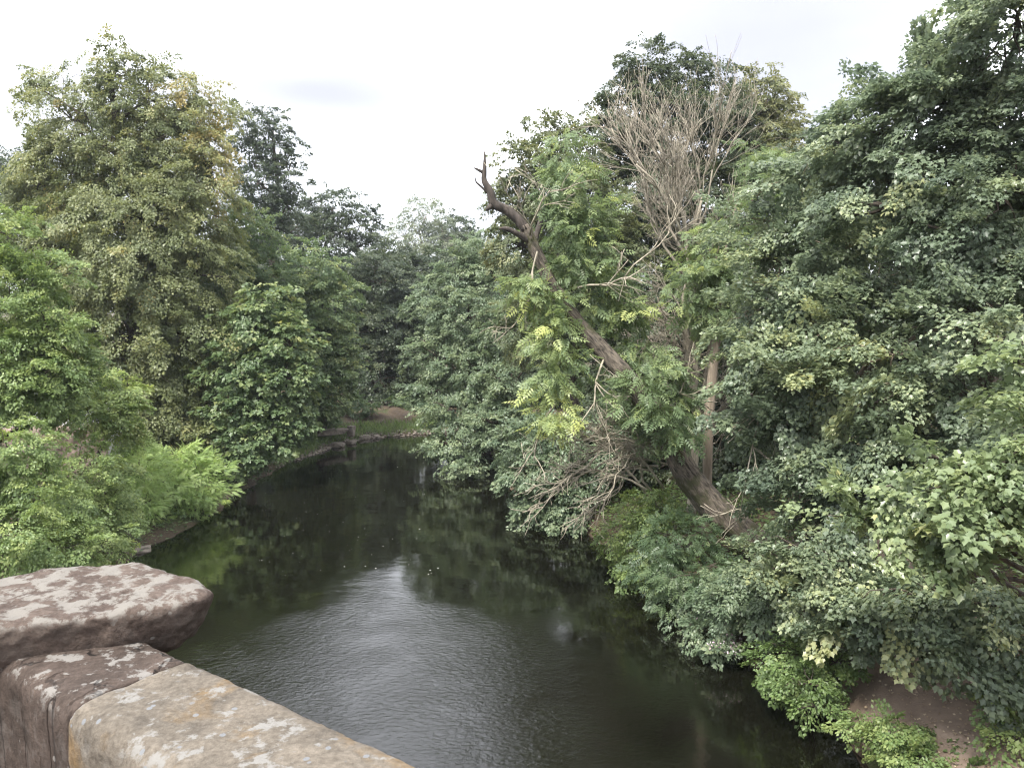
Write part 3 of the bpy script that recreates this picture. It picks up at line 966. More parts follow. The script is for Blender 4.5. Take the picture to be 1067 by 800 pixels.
T('alder_shrub', 'dark rounded shrub on the far bank below the river bend trees', 'shrub', [(405, 424, 53, 26, 14), (430, 425, 53, 26, 16), (450, 420, 54, 26, 18), (375, 425, 49, 18, 12)],
  leaf=0.22, mat='green', trunk_r=0.05, crown_name='foliage', trunk_name='stems', tint=0.4)
T('waterside_shrub', 'low green shrub above the stones of the far left bank', 'shrub', [(315, 440, 43.5, 20, 12), (338, 437, 44.5, 16, 10), (292, 448, 41, 18, 12)],
  leaf=0.2, mat='green', trunk_r=0.05, crown_name='foliage', trunk_name='stems', tint=0.55)

# ------------------------------------------------------------------ trees of the right bank
T('ivy_clad_tree', 'tall rounded dark tree rising behind the bare grey tree', 'tree', [
    (690, 82, 37, 44, 34), (655, 110, 37, 36, 40), (735, 100, 38, 40, 38), (630, 150, 36, 32, 40), (690, 145, 36, 55, 50), (750, 150, 37, 40, 50), (665, 205, 35.5, 55, 55), (730, 215, 36, 55, 55), (690, 280, 35, 70, 60), (750, 290, 35, 60, 60)],
  leaf=0.21, mat='dark', trunk_r=0.5, tint=0.62, cover=1.9)
T('warm_topped_tree', 'tree with warm olive top on the skyline right of the bare twigs', 'tree', [
    (790, 95, 39, 30, 24), (812, 120, 39, 24, 26), (780, 130, 38.5, 34, 30), (825, 150, 38, 24, 24), (795, 175, 38, 40, 40), (840, 190, 37, 30, 36)],
  leaf=0.21, mat='olive', trunk_r=0.4, tint=0.7)
T('olive_green_tree', 'olive green tree behind the broken leaning trunk', 'tree', [
    (572, 140, 32, 28, 24), (600, 160, 32, 34, 34), (545, 175, 31, 28, 28), (530, 210, 31, 24, 26), (570, 205, 31, 44, 44), (545, 255, 31, 36, 36), (610, 230, 32, 44, 50), (580, 290, 31, 50, 50), (640, 300, 32, 50, 60), (560, 340, 31, 40, 40)],
  leaf=0.18, mat='olive', trunk_r=0.35, base=(3.0, 33.5), cover=1.6)
T('overhanging_beech', 'blue green tree with drooping layers over the far right water', 'tree', [
    (505, 265, 41, 34, 26), (480, 290, 41, 30, 28), (525, 300, 40, 34, 34), (485, 335, 39, 40, 32), (530, 350, 37, 34, 40), (460, 375, 38.5, 40, 26), (505, 390, 37, 44, 32), (450, 410, 38, 36, 20), (535, 405, 35, 32, 34),
    (480, 430, 36, 44, 22), (520, 445, 34.5, 36, 28), (470, 462, 35, 34, 15), (488, 485, 34, 28, 14), (452, 320, 42, 28, 30)],
  leaf=0.20, mat='grey', trunk_r=0.35, base=(0.8, 38.5), cover=2.0, flat=0.75, tint=0.55)
T('laurel_bush', 'rounded grey green bush bulging over the water below the feathery trees', 'shrub', [
    (548, 465, 26.5, 34, 26), (580, 460, 26, 34, 30), (555, 500, 26, 36, 30), (590, 505, 25.5, 34, 34), (562, 535, 25.5, 30, 26), (592, 540, 25, 26, 24), (615, 470, 26, 34, 40)],
  leaf=0.17, mat='grey', trunk_r=0.08, crown_name='foliage', trunk_name='stems', base=(1.6, 27.0), cover=2.0, tint=0.5)
T('slope_tree', 'dark leafy tree filling the slope behind the smooth pale stem', 'tree', [
    (700, 330, 29, 60, 50), (770, 330, 28, 60, 60), (660, 380, 29, 50, 50), (720, 410, 27.5, 60, 50), (790, 410, 26, 60, 60), (640, 440, 28, 40, 50), (700, 480, 26.5, 60, 40), (780, 480, 25, 60, 50), (840, 350, 27, 60, 80)],
  leaf=0.20, mat='dark', trunk_r=0.35, tint=0.55, cover=1.9)
T('hillside_tree', 'dark crown behind the upper right sycamores', 'tree', [
    (880, 200, 28, 70, 70), (960, 220, 26, 80, 80), (1040, 260, 25, 80, 90), (900, 320, 26, 80, 70), (990, 350, 24, 80, 70), (1060, 420, 22, 70, 80)],
  leaf=0.22, mat='dark', trunk_r=0.4, cover=1.5)

# the broken leaning ash
SEED[0] += 1
rng = np.random.default_rng(SEED[0])
TRK = [(808, 582, 18.6), (778, 560, 18.7), (746, 532, 18.8), (718, 498, 18.9), (698, 458, 18.95), (668, 412, 19.0), (634, 372, 19.1), (602, 338, 19.2), (574, 296, 19.2), (546, 235, 19.2)]
TRR = [0.42, 0.39, 0.36, 0.32, 0.29, 0.26, 0.22, 0.19, 0.16, 0.14]
pts = np.array([at(*p) for p in TRK])
tb = np.linspace(0, 9, 140)
base = pts[0].copy(); base[2] = ground_at(base[0], base[1])
root = empty('leaning_ash_tree', base)
tag(root, 'leaning broken ash with jagged bare limb against the sky and feathery leaf tufts', 'tree')
wd = Wood()
sm = np.stack([np.interp(tb, np.arange(10), pts[:, i]) for i in range(3)], 1)
for _ in range(3):
    sm[1:-1] = (sm[:-2] + 2 * sm[1:-1] + sm[2:]) / 4
wd.tube(sm + rng.normal(size=sm.shape) * 0.004, np.interp(tb, np.arange(10), TRR), 40, ridge=0.07)
wd.tube([pts[0], base + [0.25, 0.05, 0], base + [0.4, 0.1, -0.5]], [0.43, 0.5, 0.6], 14)
wd.build('trunk', BK['mossy'], root, base)
lm = Wood()
def px_tube(w, ps, rr, sides=8):
    p = np.array([at(*q) for q in ps])
    k = np.linspace(0, len(p) - 1, len(p) * 4)
    s = np.stack([np.interp(k, np.arange(len(p)), p[:, i]) for i in range(3)], 1)
    s[1:-1] = (s[:-2] + 2 * s[1:-1] + s[2:]) / 4
    w.tube(s, np.interp(k, np.arange(len(p)), rr), sides)
px_tube(lm, [(548, 240, 19.2), (540, 228, 19.2), (527, 218, 19.2), (514, 213, 19.15), (511, 200, 19.1), (504, 188, 19.1), (505, 175, 19.1), (505, 158, 19.1)], [0.14, 0.135, 0.125, 0.12, 0.10, 0.075, 0.055, 0.018])
px_tube(lm, [(514, 213, 19.15), (509, 217, 19.1), (506, 219, 19.1)], [0.09, 0.06, 0.035])
px_tube(lm, [(506, 181, 19.1), (500, 178, 19.1), (494, 175, 19.1)], [0.05, 0.04, 0.02])
px_tube(lm, [(508, 201, 19.1), (502, 195, 19.05), (496, 190, 19.0), (495, 184, 19.0)], [0.035, 0.028, 0.022, 0.008])
px_tube(lm, [(552, 252, 19.2), (540, 244, 19.0), (528, 238, 18.9), (520, 238, 18.9)], [0.09, 0.075, 0.06, 0.02])
px_tube(lm, [(556, 255, 19.2), (562, 235, 19.4), (568, 216, 19.6), (572, 210, 19.6)], [0.08, 0.07, 0.05, 0.03])
lm.build('broken_limb', BK['dead'], root, base)
for (u, v, du, dv, ln, r) in [(556, 250, -3, -60, 1.3, 0.028), (560, 262, -8, 60, 1.2, 0.025), (552, 245, 6, -30, 1.4, 0.025), (630, 372, -30, 70, 1.6, 0.03), (650, 290, 30, -60, 1.6, 0.025), (580, 420, -50, 50, 1.6, 0.03), (600, 300, 60, -10, 1.6, 0.03), (560, 300, -40, 40, 1.2, 0.02), (690, 400, 50, 20, 1.6, 0.03), (665, 405, -60, 35, 1.6, 0.03)]:
    p0 = at(u, v, 19.0)
    dw = Wood()
    twigs(dw, rng, p0, (du, rng.normal() * 20 - 15, -dv), ln, r, 2, spread=0.6, up=0.0, rmin=0.008)
    dw.build('dead_branch', BK['twig'], root, base)
acc = Leaves('ash')
for (u, v, d, rx, rz, tn) in [(585, 158, 19.6, 16, 24, .55), (590, 195, 19.6, 32, 28, .5), (610, 225, 19.6, 28, 30, .5), (585, 232, 19.7, 22, 26, .5), (600, 265, 19.5, 34, 28, .45), (630, 290, 19.7, 24, 26, .5), (568, 285, 19.5, 14, 18, .5),
                              (575, 315, 18.9, 30, 20, .6), (550, 300, 18.8, 18, 20, .6), (628, 318, 19.9, 28, 20, .55), (650, 320, 19.8, 22, 22, .6), (577, 350, 18.6, 22, 24, .66), (572, 385, 18.4, 20, 26, .66), (590, 375, 18.6, 18, 20, .6),
                              (578, 432, 18.2, 18, 22, .82), (575, 415, 18.2, 14, 14, .78), (665, 368, 20.0, 26, 22, .5), (685, 385, 19.7, 32, 24, .42), (670, 415, 19.4, 34, 24, .4), (700, 420, 19.6, 28, 30, .4), (690, 445, 19.5, 30, 18, .4), (664, 408, 18.3, 22, 20, .5), (690, 428, 18.2, 24, 18, .45), (708, 448, 18.3, 22, 12, .4)]:
    c, r = px_r(u, v, d, rx, rz)
    s = fill_blob(acc, rng, c, r, 0.34, (0.55, 0.5), cover=1.7, fill=1.1, inner=0.2, tint=tn, dtint=0.12, droop=0.5)
acc.build('crown', LM['ash'], root, base)

# the bare dead tree
rng = np.random.default_rng(83)
base = at(722, 480, 22.5); base[2] = ground_at(base[0], base[1])
root = empty('bare_dead_tree', base)
tag(root, 'bare grey tree with a fan of fine leafless twigs', 'tree')
wd = Wood()
for (b0, mid, r0, fan) in [((724, 480), (713, 335), 0.15, -0.08), ((720, 470), (730, 320), 0.12, 0.0), ((726, 460), (743, 345), 0.10, 0.0)]:
    p = [base - [0, 0, 0.1], at(*b0, 22.4), at(b0[0] * .6 + mid[0] * .4, (b0[1] + mid[1]) / 2, 22.35), at(*mid, 22.3)]
    k = np.linspace(0, 3, 14)
    s = np.stack([np.interp(k, np.arange(4), np.array(p)[:, i]) for i in range(3)], 1)
    s[1:-1] = s[1:-1] + rng.normal(size=(12, 3)) * 0.03
    wd.tube(s, r0 * np.linspace(1, 0.6, 14), 8)
    twigs(wd, rng, s[-1] - [0, 0, 0.1], (fan * 1.2, 0, 1.0), 3.3 if r0 > 0.11 else 2.2, r0 * 0.55, 4, spread=0.36, up=0.28, kids=(4, 5), rmin=0.005, gl=0.75)
    for i in range(5, 14):
        for j in range(2):
            sd = rng.choice([-1, 1])
            dr = np.array([sd * rng.uniform(0.4, 1.0), rng.normal() * 0.5 - 0.2, rng.uniform(0.2, 0.9)])
            twigs(wd, rng, s[i], dr, 1.7 * rng.uniform(0.7, 1.15), r0 * 0.2, 3, spread=0.45, up=0.10, kids=(2, 4), rmin=0.0055, gl=0.66)
wd.build('trunk', BK['grey'], root, base)

# the slender ash on a smooth pale stem
rng = np.random.default_rng(78)
base = at(738, 500, 20.5); base[2] = ground_at(base[0], base[1])
root = empty('slender_ash_tree', base)
tag(root, 'slender tree on a smooth pale bare stem with feathery tufts', 'tree')
wd = Wood()
sp = np.array([base - [0, 0, 0.2], at(737, 495, 20.5), at(738, 440, 20.5), at(744, 372, 20.5), at(752, 320, 20.6), at(756, 260, 20.7), at(770, 200, 20.8)])
k = np.linspace(0, 6, 40)
s = np.stack([np.interp(k, np.arange(7), sp[:, i]) for i in range(3)], 1)
for _ in range(3): s[1:-1] = (s[:-2] + 2 * s[1:-1] + s[2:]) / 4
wd.tube(s, np.interp(k, np.arange(7), [0.17, 0.13, 0.145, 0.13, 0.08, 0.05, 0.02]), 12)
acc = Leaves('ash')
for (u, v, d, rx, rz, tn) in [(748, 245, 20.8, 24, 24, .55), (735, 275, 20.6, 28, 24, .6), (760, 290, 20.7, 30, 26, .45), (722, 300, 20.4, 20, 24, .55), (745, 325, 20.5, 34, 20, .45), (795, 205, 21.5, 28, 30, .45), (775, 235, 21.3, 26, 26, .5), (810, 175, 22, 24, 24, .5), (790, 160, 22, 18, 20, .55), (775, 275, 21, 28, 30, .4)]:
    c, r = px_r(u, v, d, rx, rz)
    fill_blob(acc, rng, c, r, 0.36, (0.6, 0.5), cover=1.6, fill=1.1, inner=0.2, tint=tn, dtint=0.12, droop=0.4)
    j = rng.integers(24, 39)
    wd.bent(rng, s[j], c, 0.035, 0.01, 6, 0.05, 0.04, 5)
wd.build('trunk', BK['smooth'], root, base)
acc.build('crown', LM['ash'], root, base)

# near sycamores on the right
SY = dict(kind='maple', flat=0.72, droop=0.25, fill=1.35, lump=0.28)
T('upper_sycamore', 'large sycamore filling the top right corner of the view', 'tree', [
    (1030, 50, 15, 44, 34), (968, 85, 15.5, 40, 32), (915, 102, 16.5, 24, 22), (874, 122, 17, 17, 18), (985, 110, 15, 60, 40), (1045, 110, 14.5, 56, 50), (920, 140, 16, 50, 34), (885, 165, 16.5, 44, 30), (975, 175, 15, 60, 36), (1045, 200, 14, 60, 44),
    (930, 215, 15, 60, 34), (1000, 245, 14, 64, 36), (1060, 20, 14, 50, 60), (1060, 285, 13.5, 40, 40), (1130, 120, 14, 70, 130), (860, 150, 17.5, 26, 22), (1015, 8, 15, 18, 14, dict(cover=1.0)), (1025, 300, 14, 50, 26)],
  leaf=0.135, mat='syc', base=(10.5, 16.5), trunk_r=0.4, tint=0.42, spray=(0.95, 0.7), cover=1.95, **SY)
T('spreading_sycamore', 'spreading sycamore with pale tiered branches beside the leaning trunk', 'tree', [
    (835, 190, 17.5, 40, 28), (800, 230, 17.5, 34, 26), (850, 235, 17, 46, 30), (815, 275, 17, 44, 28), (880, 265, 16, 46, 26), (845, 305, 16, 60, 24), (800, 320, 16.5, 40, 24), (915, 295, 15.5, 44, 22), (880, 340, 15, 66, 22, dict(tint=.6)), (820, 360, 15.5, 50, 22, dict(tint=.55)),
    (930, 370, 14, 60, 20, dict(tint=.62)), (860, 395, 14.5, 70, 20, dict(tint=.66)), (950, 405, 13.5, 60, 16, dict(tint=.7)), (800, 395, 15.5, 46, 24), (790, 430, 16, 40, 24), (985, 340, 14, 40, 24), (840, 440, 15, 50, 24)],
  leaf=0.138, mat='syc', base=(6.9, 17.2), trunk_r=0.22, tint=0.48, spray=(1.2, 0.8), cover=2.0, bark='smooth', **SY)
T('shaded_sycamore', 'shaded sycamore between the pale tiered branches and the bright low boughs', 'tree', [
    (880, 470, 14.5, 60, 30), (950, 455, 14, 60, 30), (1020, 420, 13, 50, 36), (1050, 350, 12.5, 40, 40, dict(tint=.6)), (830, 500, 15, 50, 34), (900, 510, 14, 60, 28), (980, 480, 13, 60, 28), (842, 540, 15.2, 36, 26), (1060, 460, 12, 50, 30)],
  leaf=0.14, mat='syc', base=(8.5, 14.6), trunk_r=0.2, tint=0.4, spray=(1.1, 0.75), cover=1.8, **SY)
T('bright_sycamore', 'nearest sycamore with large sunlit yellow green leaves at the right edge', 'tree', [
    (1010, 490, 9.3, 50, 18), (1050, 480, 8.8, 40, 24), (950, 515, 9.8, 60, 18), (1030, 530, 9, 60, 26), (970, 545, 9.6, 50, 20), (900, 540, 10.3, 50, 18), (1060, 570, 8.6, 36, 26), (985, 580, 9.5, 40, 18), (1060, 380, 9.4, 26, 22), (1055, 420, 9.2, 24, 20), (1110, 480, 9, 60, 80)],
  leaf=0.15, mat='sycb', base=(7.9, 9.4), trunk_r=0.13, tint=0.5, spray=(0.8, 0.55), cover=2.0, **SY)
T('low_sycamore', 'low grey green sycamore sweeping down to the dirt path', 'tree', [
    (845, 575, 13.5, 50, 24), (890, 590, 13, 50, 26), (850, 615, 13.3, 50, 24), (920, 625, 12.4, 60, 26), (980, 620, 11.6, 60, 26), (1040, 630, 11, 50, 30), (885, 643, 12.6, 40, 18), (960, 648, 11.6, 50, 18), (1000, 655, 11.2, 44, 12), (1055, 655, 10.6, 40, 14), (810, 600, 14, 36, 24), (1040, 705, 10.5, 26, 7, dict(cover=1.0)), (1130, 640, 11, 60, 60)],
  leaf=0.135, mat='syc', base=(7.4, 13.6), trunk_r=0.12, tint=0.58, spray=(0.9, 0.6), cover=2.0, **SY)

# dead brush over the water
rng = np.random.default_rng(91)
base = at(690, 500, 21); base[2] = ground_at(base[0], base[1])
root = empty('dead_brush', base)
tag(root, 'tangle of dry grey brown branches drooping to the water beside the grey green bush', 'dead branches')
wd = Wood()
for i in range(17):
    p0 = at(rng.uniform(660, 705), rng.uniform(450, 520), 19.7 + rng.normal() * 0.4)
    p1 = at(rng.uniform(565, 650), rng.uniform(436, 462) if i % 3 == 0 else rng.uniform(470, 540), 18.7 + rng.normal() * 0.5)
    pp = wd.bent(rng, p0, p1, 0.034, 0.012, 9, 0.16, 0.025, 6)
    for j in range(2, 9):
        for q in range(2 if j > 4 else 1):
            twigs(wd, rng, pp[j], (p1 - p0) * 1.2 + rng.normal(size=3) * 0.9 + [-0.4, -0.2, 0.15], 0.55, 0.013, 1, spread=0.5, up=-0.04, kids=(2, 4), rmin=0.0075)
wd.build('branches', BK['twig'], root, base)
rng = np.random.default_rng(92)
base = at(800, 395, 15.2)
root = empty('hanging_dead_branch', base)
tag(root, 'pale dead branch hanging below the tiered sycamore beside the leaning trunk', 'dead branch')
wd = Wood()
p = [at(832, 372, 15.4), at(815, 395, 15.3), at(800, 408, 15.2), at(792, 430, 15.2), at(784, 465, 15.2), at(776, 505, 15.2), at(772, 530, 15.2)]
wd.tube(p, [0.03, 0.026, 0.024, 0.02, 0.016, 0.012, 0.007], 6)
for q in p[1:]:
    for j in range(3):
        twigs(wd, rng, q, (rng.normal() - 0.4, rng.normal() * 0.4, -0.7), 0.75, 0.012, 1, spread=0.5, up=-0.1, kids=(2, 3), rmin=0.006)
wd.build('branches', BK['twig'], root, base)

# undergrowth bushes of the right bank
U = dict(crown_name='foliage', trunk_name='stems', trunk_r=0.04, twig_n=8)
T('climber_bush', 'yellow green climber bush under the leaning trunk', 'shrub', [(675, 535, 20, 30, 24, dict(tint=.7)), (655, 565, 20, 26, 24, dict(tint=.6)), (690, 540, 19.5, 24, 26), (665, 595, 19.5, 24, 20)], leaf=0.13, mat='bright', cover=1.7, **U)
T('feathery_bush', 'dark feathery bush below the foot of the leaning trunk', 'shrub', [(705, 560, 18.2, 34, 26), (725, 598, 17.2, 44, 26), (768, 606, 16.6, 36, 22), (690, 590, 18, 26, 24)], leaf=0.26, mat='ash', kind='ash', cover=1.7, tint=0.12, **U)
T('balsam_clump', 'clump of bank plants with pale pink flowers beside the water', 'flowering plant', [(710, 632, 17, 26, 18), (735, 655, 15.8, 30, 18), (755, 672, 15, 26, 14)], leaf=0.12, mat='grey', cover=1.6, tint=0.5, flowers=60, **U)
T('hawthorn_bush', 'grey green bush above the pink flowered clump', 'shrub', [(770, 630, 15, 36, 26), (800, 640, 14.6, 36, 24), (790, 605, 15.2, 34, 22), (750, 620, 15.8, 28, 22)], leaf=0.11, mat='grey', cover=1.7, tint=0.45, **U)
T('bramble_bush', 'bramble bush with small pale flowers at the head of the dirt path', 'shrub', [(815, 690, 13.2, 34, 24), (845, 712, 12.5, 36, 22), (835, 680, 13.2, 30, 20), (870, 690, 12.8, 28, 18), (850, 735, 12.2, 26, 12)], leaf=0.10, mat='herb', cover=1.7, tint=0.42, **U)
T('nettle_patch', 'bright green nettle patch at the water edge by the bottom of the view', 'plant', [(930, 765, 11.0, 44, 18), (965, 790, 10.6, 44, 16), (900, 755, 11.4, 30, 12), (995, 815, 10.2, 40, 16)], leaf=0.085, mat='herb', cover=1.8, tint=0.6, **U)
T('yellow_green_bush', 'small yellow green bush at the right end of the dirt path', 'shrub', [(1050, 735, 10.6, 26, 26), (1060, 770, 10.2, 24, 20), (1075, 720, 10.6, 26, 36)], leaf=0.10, mat='herb', cover=1.6, tint=0.65, **U)

# ------------------------------------------------------------------ wood beyond, shares the meshes of trees built above
src = [bpy.data.objects[n] for n in ('round_tree', 'ivy_clad_tree', 'broad_oak_tree', 'shaded_bank_tree')]
BG = 'trees of the wood beyond the river bend'
for i, (u, d, k, s, rz) in enumerate([(-60, 60, 0, 1.2, 1), (60, 62, 1, .85, 2), (170, 66, 0, 1.15, 3), (250, 70, 3, 1.0, .5), (345, 80, 3, .9, 1.4), (500, 66, 0, 1.0, 2.2), (560, 60, 3, .95, .3), (640, 56, 1, .75, 4), (740, 58, 0, 1.25, 5), (860, 52, 1, .8, 1.2), (960, 48, 0, 1.2, 2.6), (1080, 44, 1, .8, 3.3), (1250, 27, 0, 1.1, 2), (1420, 20, 0, 1.0, 5), (1150, 33, 3, 1.0, 1), (1700, 17, 1, .7, 4), (-200, 34, 0, 1.1, 4), (-420, 27, 0, 1.0, 2), (480, 92, 2, 1, 1), (400, 100, 3, .9, 4)]):
    x, y = (u - CU) / FPX * d, d
    copy_tree(src[k], (x, y, ground_at(x, y) - 0.1), 'half hidden tree of the wood rising behind the riverside trees', BG, s, rz)

# ------------------------------------------------------------------ grass, ground plants, litter
def scatter(name, label, kind_t, mat, pts, size, rng, up=1.0, tint=0.5, lean=0.5, kind='stuff'):
    n = len(pts)
    T_ = np.stack([rng.normal(size=n) * lean, rng.normal(size=n) * lean, np.full(n, up)], 1)
    N_ = rng.normal(size=(n, 3)) + [0, 0, 0.2 if up > 0.5 else 2.0]
    o = link_mesh(name, leaves_mesh(name, kind_t, pts, T_, N_, size * rng.uniform(0.5, 1.2, n), np.clip(tint + 0.2 * rng.normal(size=n), 0, 1)), mat)
    return tag(o, label, 'plants', kind=kind)


rng = np.random.default_rng(5)
def rand_bank(n, x0, x1, y0, y1, d0, d1, side):
    x, y = rng.uniform(x0, x1, n), rng.uniform(y0, y1, n)
    d, s = river_d(x, y)
    m = (d > d0) & (d < d1) & (s * side > 0)
    return np.stack([x[m], y[m], height(x[m], y[m])], 1)

g = rand_bank(60000, -16, 2, 36, 56, 0.15, 2.2, -1)
tag(scatter('grass', 'grass along the far bank', 'blade', LM['herb'], g[:14000], 0.45, rng, tint=0.45), cat='grass')
p = rand_bank(120000, 1, 16, 6, 36, 0.0, 9, 1)
inpath = np.zeros(len(p), bool)
for i in range(0, 90):
    inpath |= np.hypot(p[:, 0] - cx[i], p[:, 1] - cy[i]) < cw[i] * 0.95
p = p[~inpath]
tag(scatter('undergrowth', 'low leafy ground cover of the right bank', 'oval', LM['herb'], p[:50000] + np.stack([np.zeros(len(p[:50000]))] * 2 + [rng.uniform(0, 0.35, len(p[:50000]))], 1), 0.12, rng, up=0.1, lean=1.0, tint=0.35), cat='ground cover')
p = rand_bank(60000, -20, -6, 10, 46, 0.0, 7, -1)
tag(scatter('ground_plants', 'low leafy ground cover of the left bank', 'oval', LM['green'], p[:20000] + np.stack([np.zeros(len(p[:20000]))] * 2 + [rng.uniform(0, 0.3, len(p[:20000]))], 1), 0.13, rng, up=0.1, lean=1.0, tint=0.4), cat='ground cover')
i = rng.integers(0, 90, 1500)
q = np.stack([cx[i] + rng.normal(size=1500) * 0.6, cy[i] + rng.normal(size=1500) * 0.3], 1)
tag(scatter('leaf_litter', 'fallen leaves on the dirt path', 'oval', LM['dry'], np.column_stack([q, height(q[:, 0], q[:, 1]) + 0.085]), 0.055, rng, up=0.0, lean=1.0, tint=0.6), cat='fallen leaves')
# gravel along the far bank
pg = rand_bank(40000, -16, 3, 36, 54, -0.15, 0.55, -1)[:1500]
ico = bmesh.new(); bmesh.ops.create_icosphere(ico, subdivisions=1, radius=1.0)
iv = np.array([tuple(v_.co) for v_ in ico.verts]); jf = np.array([[v_.index for v_ in f_.verts] for f_ in ico.faces]); ico.free()
n = len(pg)
gv = (pg[:, None, :] + [0, 0, 0.01] + iv[None] * (rng.uniform(0.03, 0.11, (n, 1, 1)) * rng.uniform(0.6, 1.3, (n, 1, 3)) * [1, 1, 0.6])).reshape(-1, 3)
me = raw_mesh('gravel', gv, (jf.reshape(1, -1) + np.arange(n)[:, None] * len(iv)).ravel(), np.arange(n * len(jf)) * 3)
tag(link_mesh('gravel', me, M_ROCK), 'pale gravel and small stones along the far left waterline', 'gravel', kind='stuff')

# flecks of foam and leaf drifting on the river
n = 110
u, v = rng.uniform(250, 470, n), rng.uniform(462, 600, n) ** 1.0
q = np.array([on_z(a, b_, 0.004) for a, b_ in zip(u, v)])
d, s = river_d(q[:, 0], q[:, 1])
q = q[d < -0.4]
m_foam, nt, b = new_mat('pale_foam'); b.inputs['Base Color'].default_value = (0.55, 0.55, 0.5, 1); b.inputs['Roughness'].default_value = 0.8
sz = 0.008 + 0.018 * rng.random(len(q)) ** 3
ang = np.arange(6) * PI / 3
vv = (q[:, None, :] + sz[:, None, None] * np.stack([np.cos(ang), np.sin(ang), 0 * ang], 1)[None]).reshape(-1, 3)
me = raw_mesh('drifting_foam', vv, np.arange(len(vv)), np.arange(len(q)) * 6)
tag(link_mesh('drifting_foam', me, m_foam), 'pale flecks of foam and leaf drifting on the dark water', 'foam', kind='stuff')

# ------------------------------------------------------------------ rocks and the glimpsed building
rng = np.random.default_rng(21)
def rock(name, label, cat, u, v, z, sx, sy, sz, seed, group=None, mat=M_ROCK):
    bm = bmesh.new()
    bmesh.ops.create_icosphere(bm, subdivisions=4, radius=1.0)
    for vt in bm.verts:
        p_ = vt.co * 1.3 + Vector((seed * 5.1, seed, 0))
        k = 1 + 0.35 * mnoise.fractal(p_, 0.8, 2.2, 4)
        q_ = vt.co * k
        q_ = Vector((max(-0.85, min(0.85, q_.x)), max(-.85, min(.85, q_.y)), max(-.6, min(.62, q_.z))))
        vt.co = Vector((q_.x * sx, q_.y * sy, q_.z * sz))
    me = bpy.data.meshes.new(name); bm.to_mesh(me); bm.free()
    me.polygons.foreach_set('use_smooth', np.ones(len(me.polygons), bool))
    o = link_mesh(name, me, mat)
    pt = on_z(u, v, z)
    o.location = pt
    o.rotation_euler = (0, 0, rng.uniform(0, 6))
    return tag(o, label, cat, group)


rock('flat_rock', 'pale flat rock at the water edge under the willow bush', 'rock', 150, 551, 0.05, 0.75, 0.5, 0.14, 1)
rock('flat_rock', 'low brownish rock in the shallows just above the parapet stone', 'rock', 135, 574, 0.03, 0.7, 0.35, 0.12, 2)
for i, (u, v, s) in enumerate([(300, 471, .30), (318, 469, .38), (335, 465, .30), (352, 464, .42), (366, 461, .34), (378, 456, .45), (392, 455, .30), (410, 452, .32), (428, 450, .26)]):
    rock('bank_rock', 'pale stone in the line of stones along the far left bank', 'rock', u, v, 0.06, s, s * .8, s * .6, 10 + i, 'stones along the far left bank')
rock('slab_rock', 'long pale slab lying on the far bank beside the grass', 'rock', 345, 450, 0.8, 1.1, 0.5, 0.22, 30)
rock('pale_boulder', 'small upright pale boulder on the far bank by the bare earth', 'rock', 366, 449, 0.7, 0.25, 0.25, 0.5, 31)
m_alg, nt, b = new_mat('green_algae'); b.inputs['Roughness'].default_value = 0.8
nz = noise_node(nt, 9, 5, 0.6)
rz_ = ramp_node(nt, [(0.35, (0.11, 0.15, 0.03)), (0.65, (0.24, 0.29, 0.06))]); nt.links.new(nz.outputs['Fac'], rz_.inputs['Fac']); nt.links.new(rz_.outputs['Color'], b.inputs['Base Color'])
rock('algae_mat', 'bright green mat of weed on the water at the willow bush tip', 'weed', 222, 526, 0.02, 0.85, 0.5, 0.08, 41, mat=m_alg)

m_white, nt, b = new_mat('white_render')
nz = noise_node(nt, 3, 5, 0.6); rz_ = ramp_node(nt, [(0.3, (0.62, 0.61, 0.58)), (0.7, (0.8, 0.79, 0.77))]); nt.links.new(nz.outputs['Fac'], rz_.inputs['Fac']); nt.links.new(rz_.outputs['Color'], b.inputs['Base Color'])
m_wood, nt, b = new_mat('brown_painted_wood'); b.inputs['Base Color'].default_value = (0.19, 0.085, 0.035, 1); b.inputs['Roughness'].default_value = 0.6
m_slate, nt, b = new_mat('slate_tiles'); b.inputs['Base Color'].default_value = (0.10, 0.10, 0.11, 1); b.inputs['Roughness'].default_value = 0.7


def box_mesh(name, boxes, mat, parent, org):
    bm = bmesh.new()
    for (x0, x1, y0, y1, z0, z1) in boxes:
        r = bmesh.ops.create_cube(bm, size=1.0)
        for vt in r['verts']:
            vt.co = Vector(((x0 + x1) / 2 + vt.co.x * (x1 - x0), (y0 + y1) / 2 + vt.co.y * (y1 - y0), (z0 + z1) / 2 + vt.co.z * (z1 - z0)))
    bmesh.ops.translate(bm, verts=bm.verts, vec=-Vector(org))
    me = bpy.data.meshes.new(name); bm.to_mesh(me); bm.free()
    return link_mesh(name, me, mat, parent)


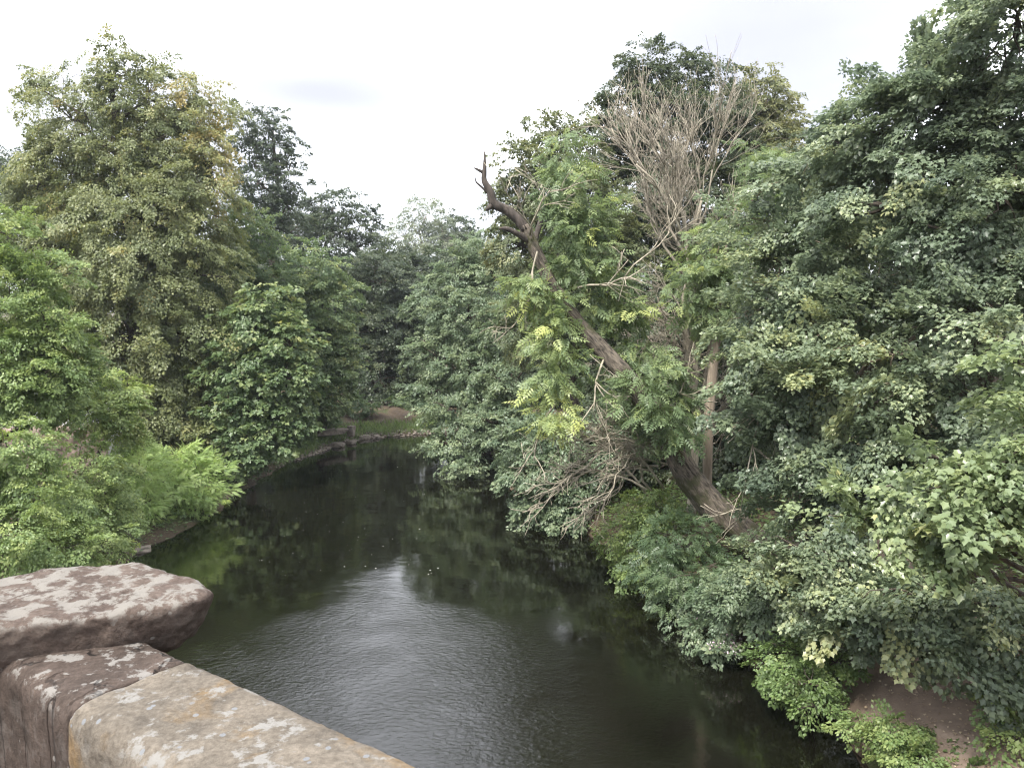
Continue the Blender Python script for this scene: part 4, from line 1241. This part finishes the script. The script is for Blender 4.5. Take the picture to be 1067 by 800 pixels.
hp = at(50, 425, 27)
org = (hp[0], hp[1] + 2, ground_at(hp[0], hp[1] + 2))
house = empty('white_cottage', org)
tag(house, 'white walled building barely glimpsed through the leaves at the left edge', 'building')
zf = org[2]
box_mesh('wall', [(hp[0] - 5, hp[0] + 0.7, hp[1], hp[1] + 4, zf - 0.5, zf + 2.9)], m_white, house, org)
box_mesh('window_frame', [(hp[0] - 0.12, hp[0] + 0.18, hp[1] - 0.06, hp[1] - 0.003, hp[2] - 0.6, hp[2] + 0.7)], m_wood, house, org)
bm = bmesh.new()
x0, x1, y0, y1, z0, z1 = hp[0] - 5.3, hp[0] + 0.9, hp[1] - 0.3, hp[1] + 4.3, zf + 2.903, zf + 3.7
vs = [bm.verts.new(p_) for p_ in ((x0, y0, z0), (x1, y0, z0), (x1, y1, z0), (x0, y1, z0), (x0, (y0 + y1) / 2, z1), (x1, (y0 + y1) / 2, z1))]
for f in ((0, 1, 5, 4), (2, 3, 4, 5), (0, 4, 3), (1, 2, 5), (3, 2, 1, 0)): bm.faces.new([vs[i] for i in f])
bmesh.ops.translate(bm, verts=bm.verts, vec=-Vector(org))
me = bpy.data.meshes.new('roof'); bm.to_mesh(me); bm.free()
link_mesh('roof', me, m_slate, house)

gw = [tuple(at(u, 460, d)[:2]) for u, d in ((-60, 23.5), (112, 25.0), (112, 25.5), (-60, 24.0))]
z = at(60, 447, 24)[2]
gw_o = block('stone_wall', gw, z - 2.2, z, M_PLAIN, None, 0.04, 0.09, 0.05, 12)
tag(gw_o, 'pinkish stone wall glimpsed through the shrubs at the left edge', 'wall')
m_haze = bpy.data.materials.new('thin_haze')
m_haze.use_nodes = True
nt = m_haze.node_tree
nt.nodes.clear()
ho = nt.nodes.new('ShaderNodeOutputMaterial')
hv = nt.nodes.new('ShaderNodeVolumePrincipled')
hv.inputs['Color'].default_value = (0.86, 0.92, 1.0, 1)
hv.inputs['Density'].default_value = HAZE
hv.inputs['Anisotropy'].default_value = 0.2
nt.links.new(hv.outputs['Volume'], ho.inputs['Volume'])
tag(box_mesh('haze', [(-1100, 1100, -200, 1500, -4, 32)], m_haze, None, (0, 0, 0)), 'thin summer haze in the air', kind='stuff')
print('LEAVES', N_LEAVES[0])
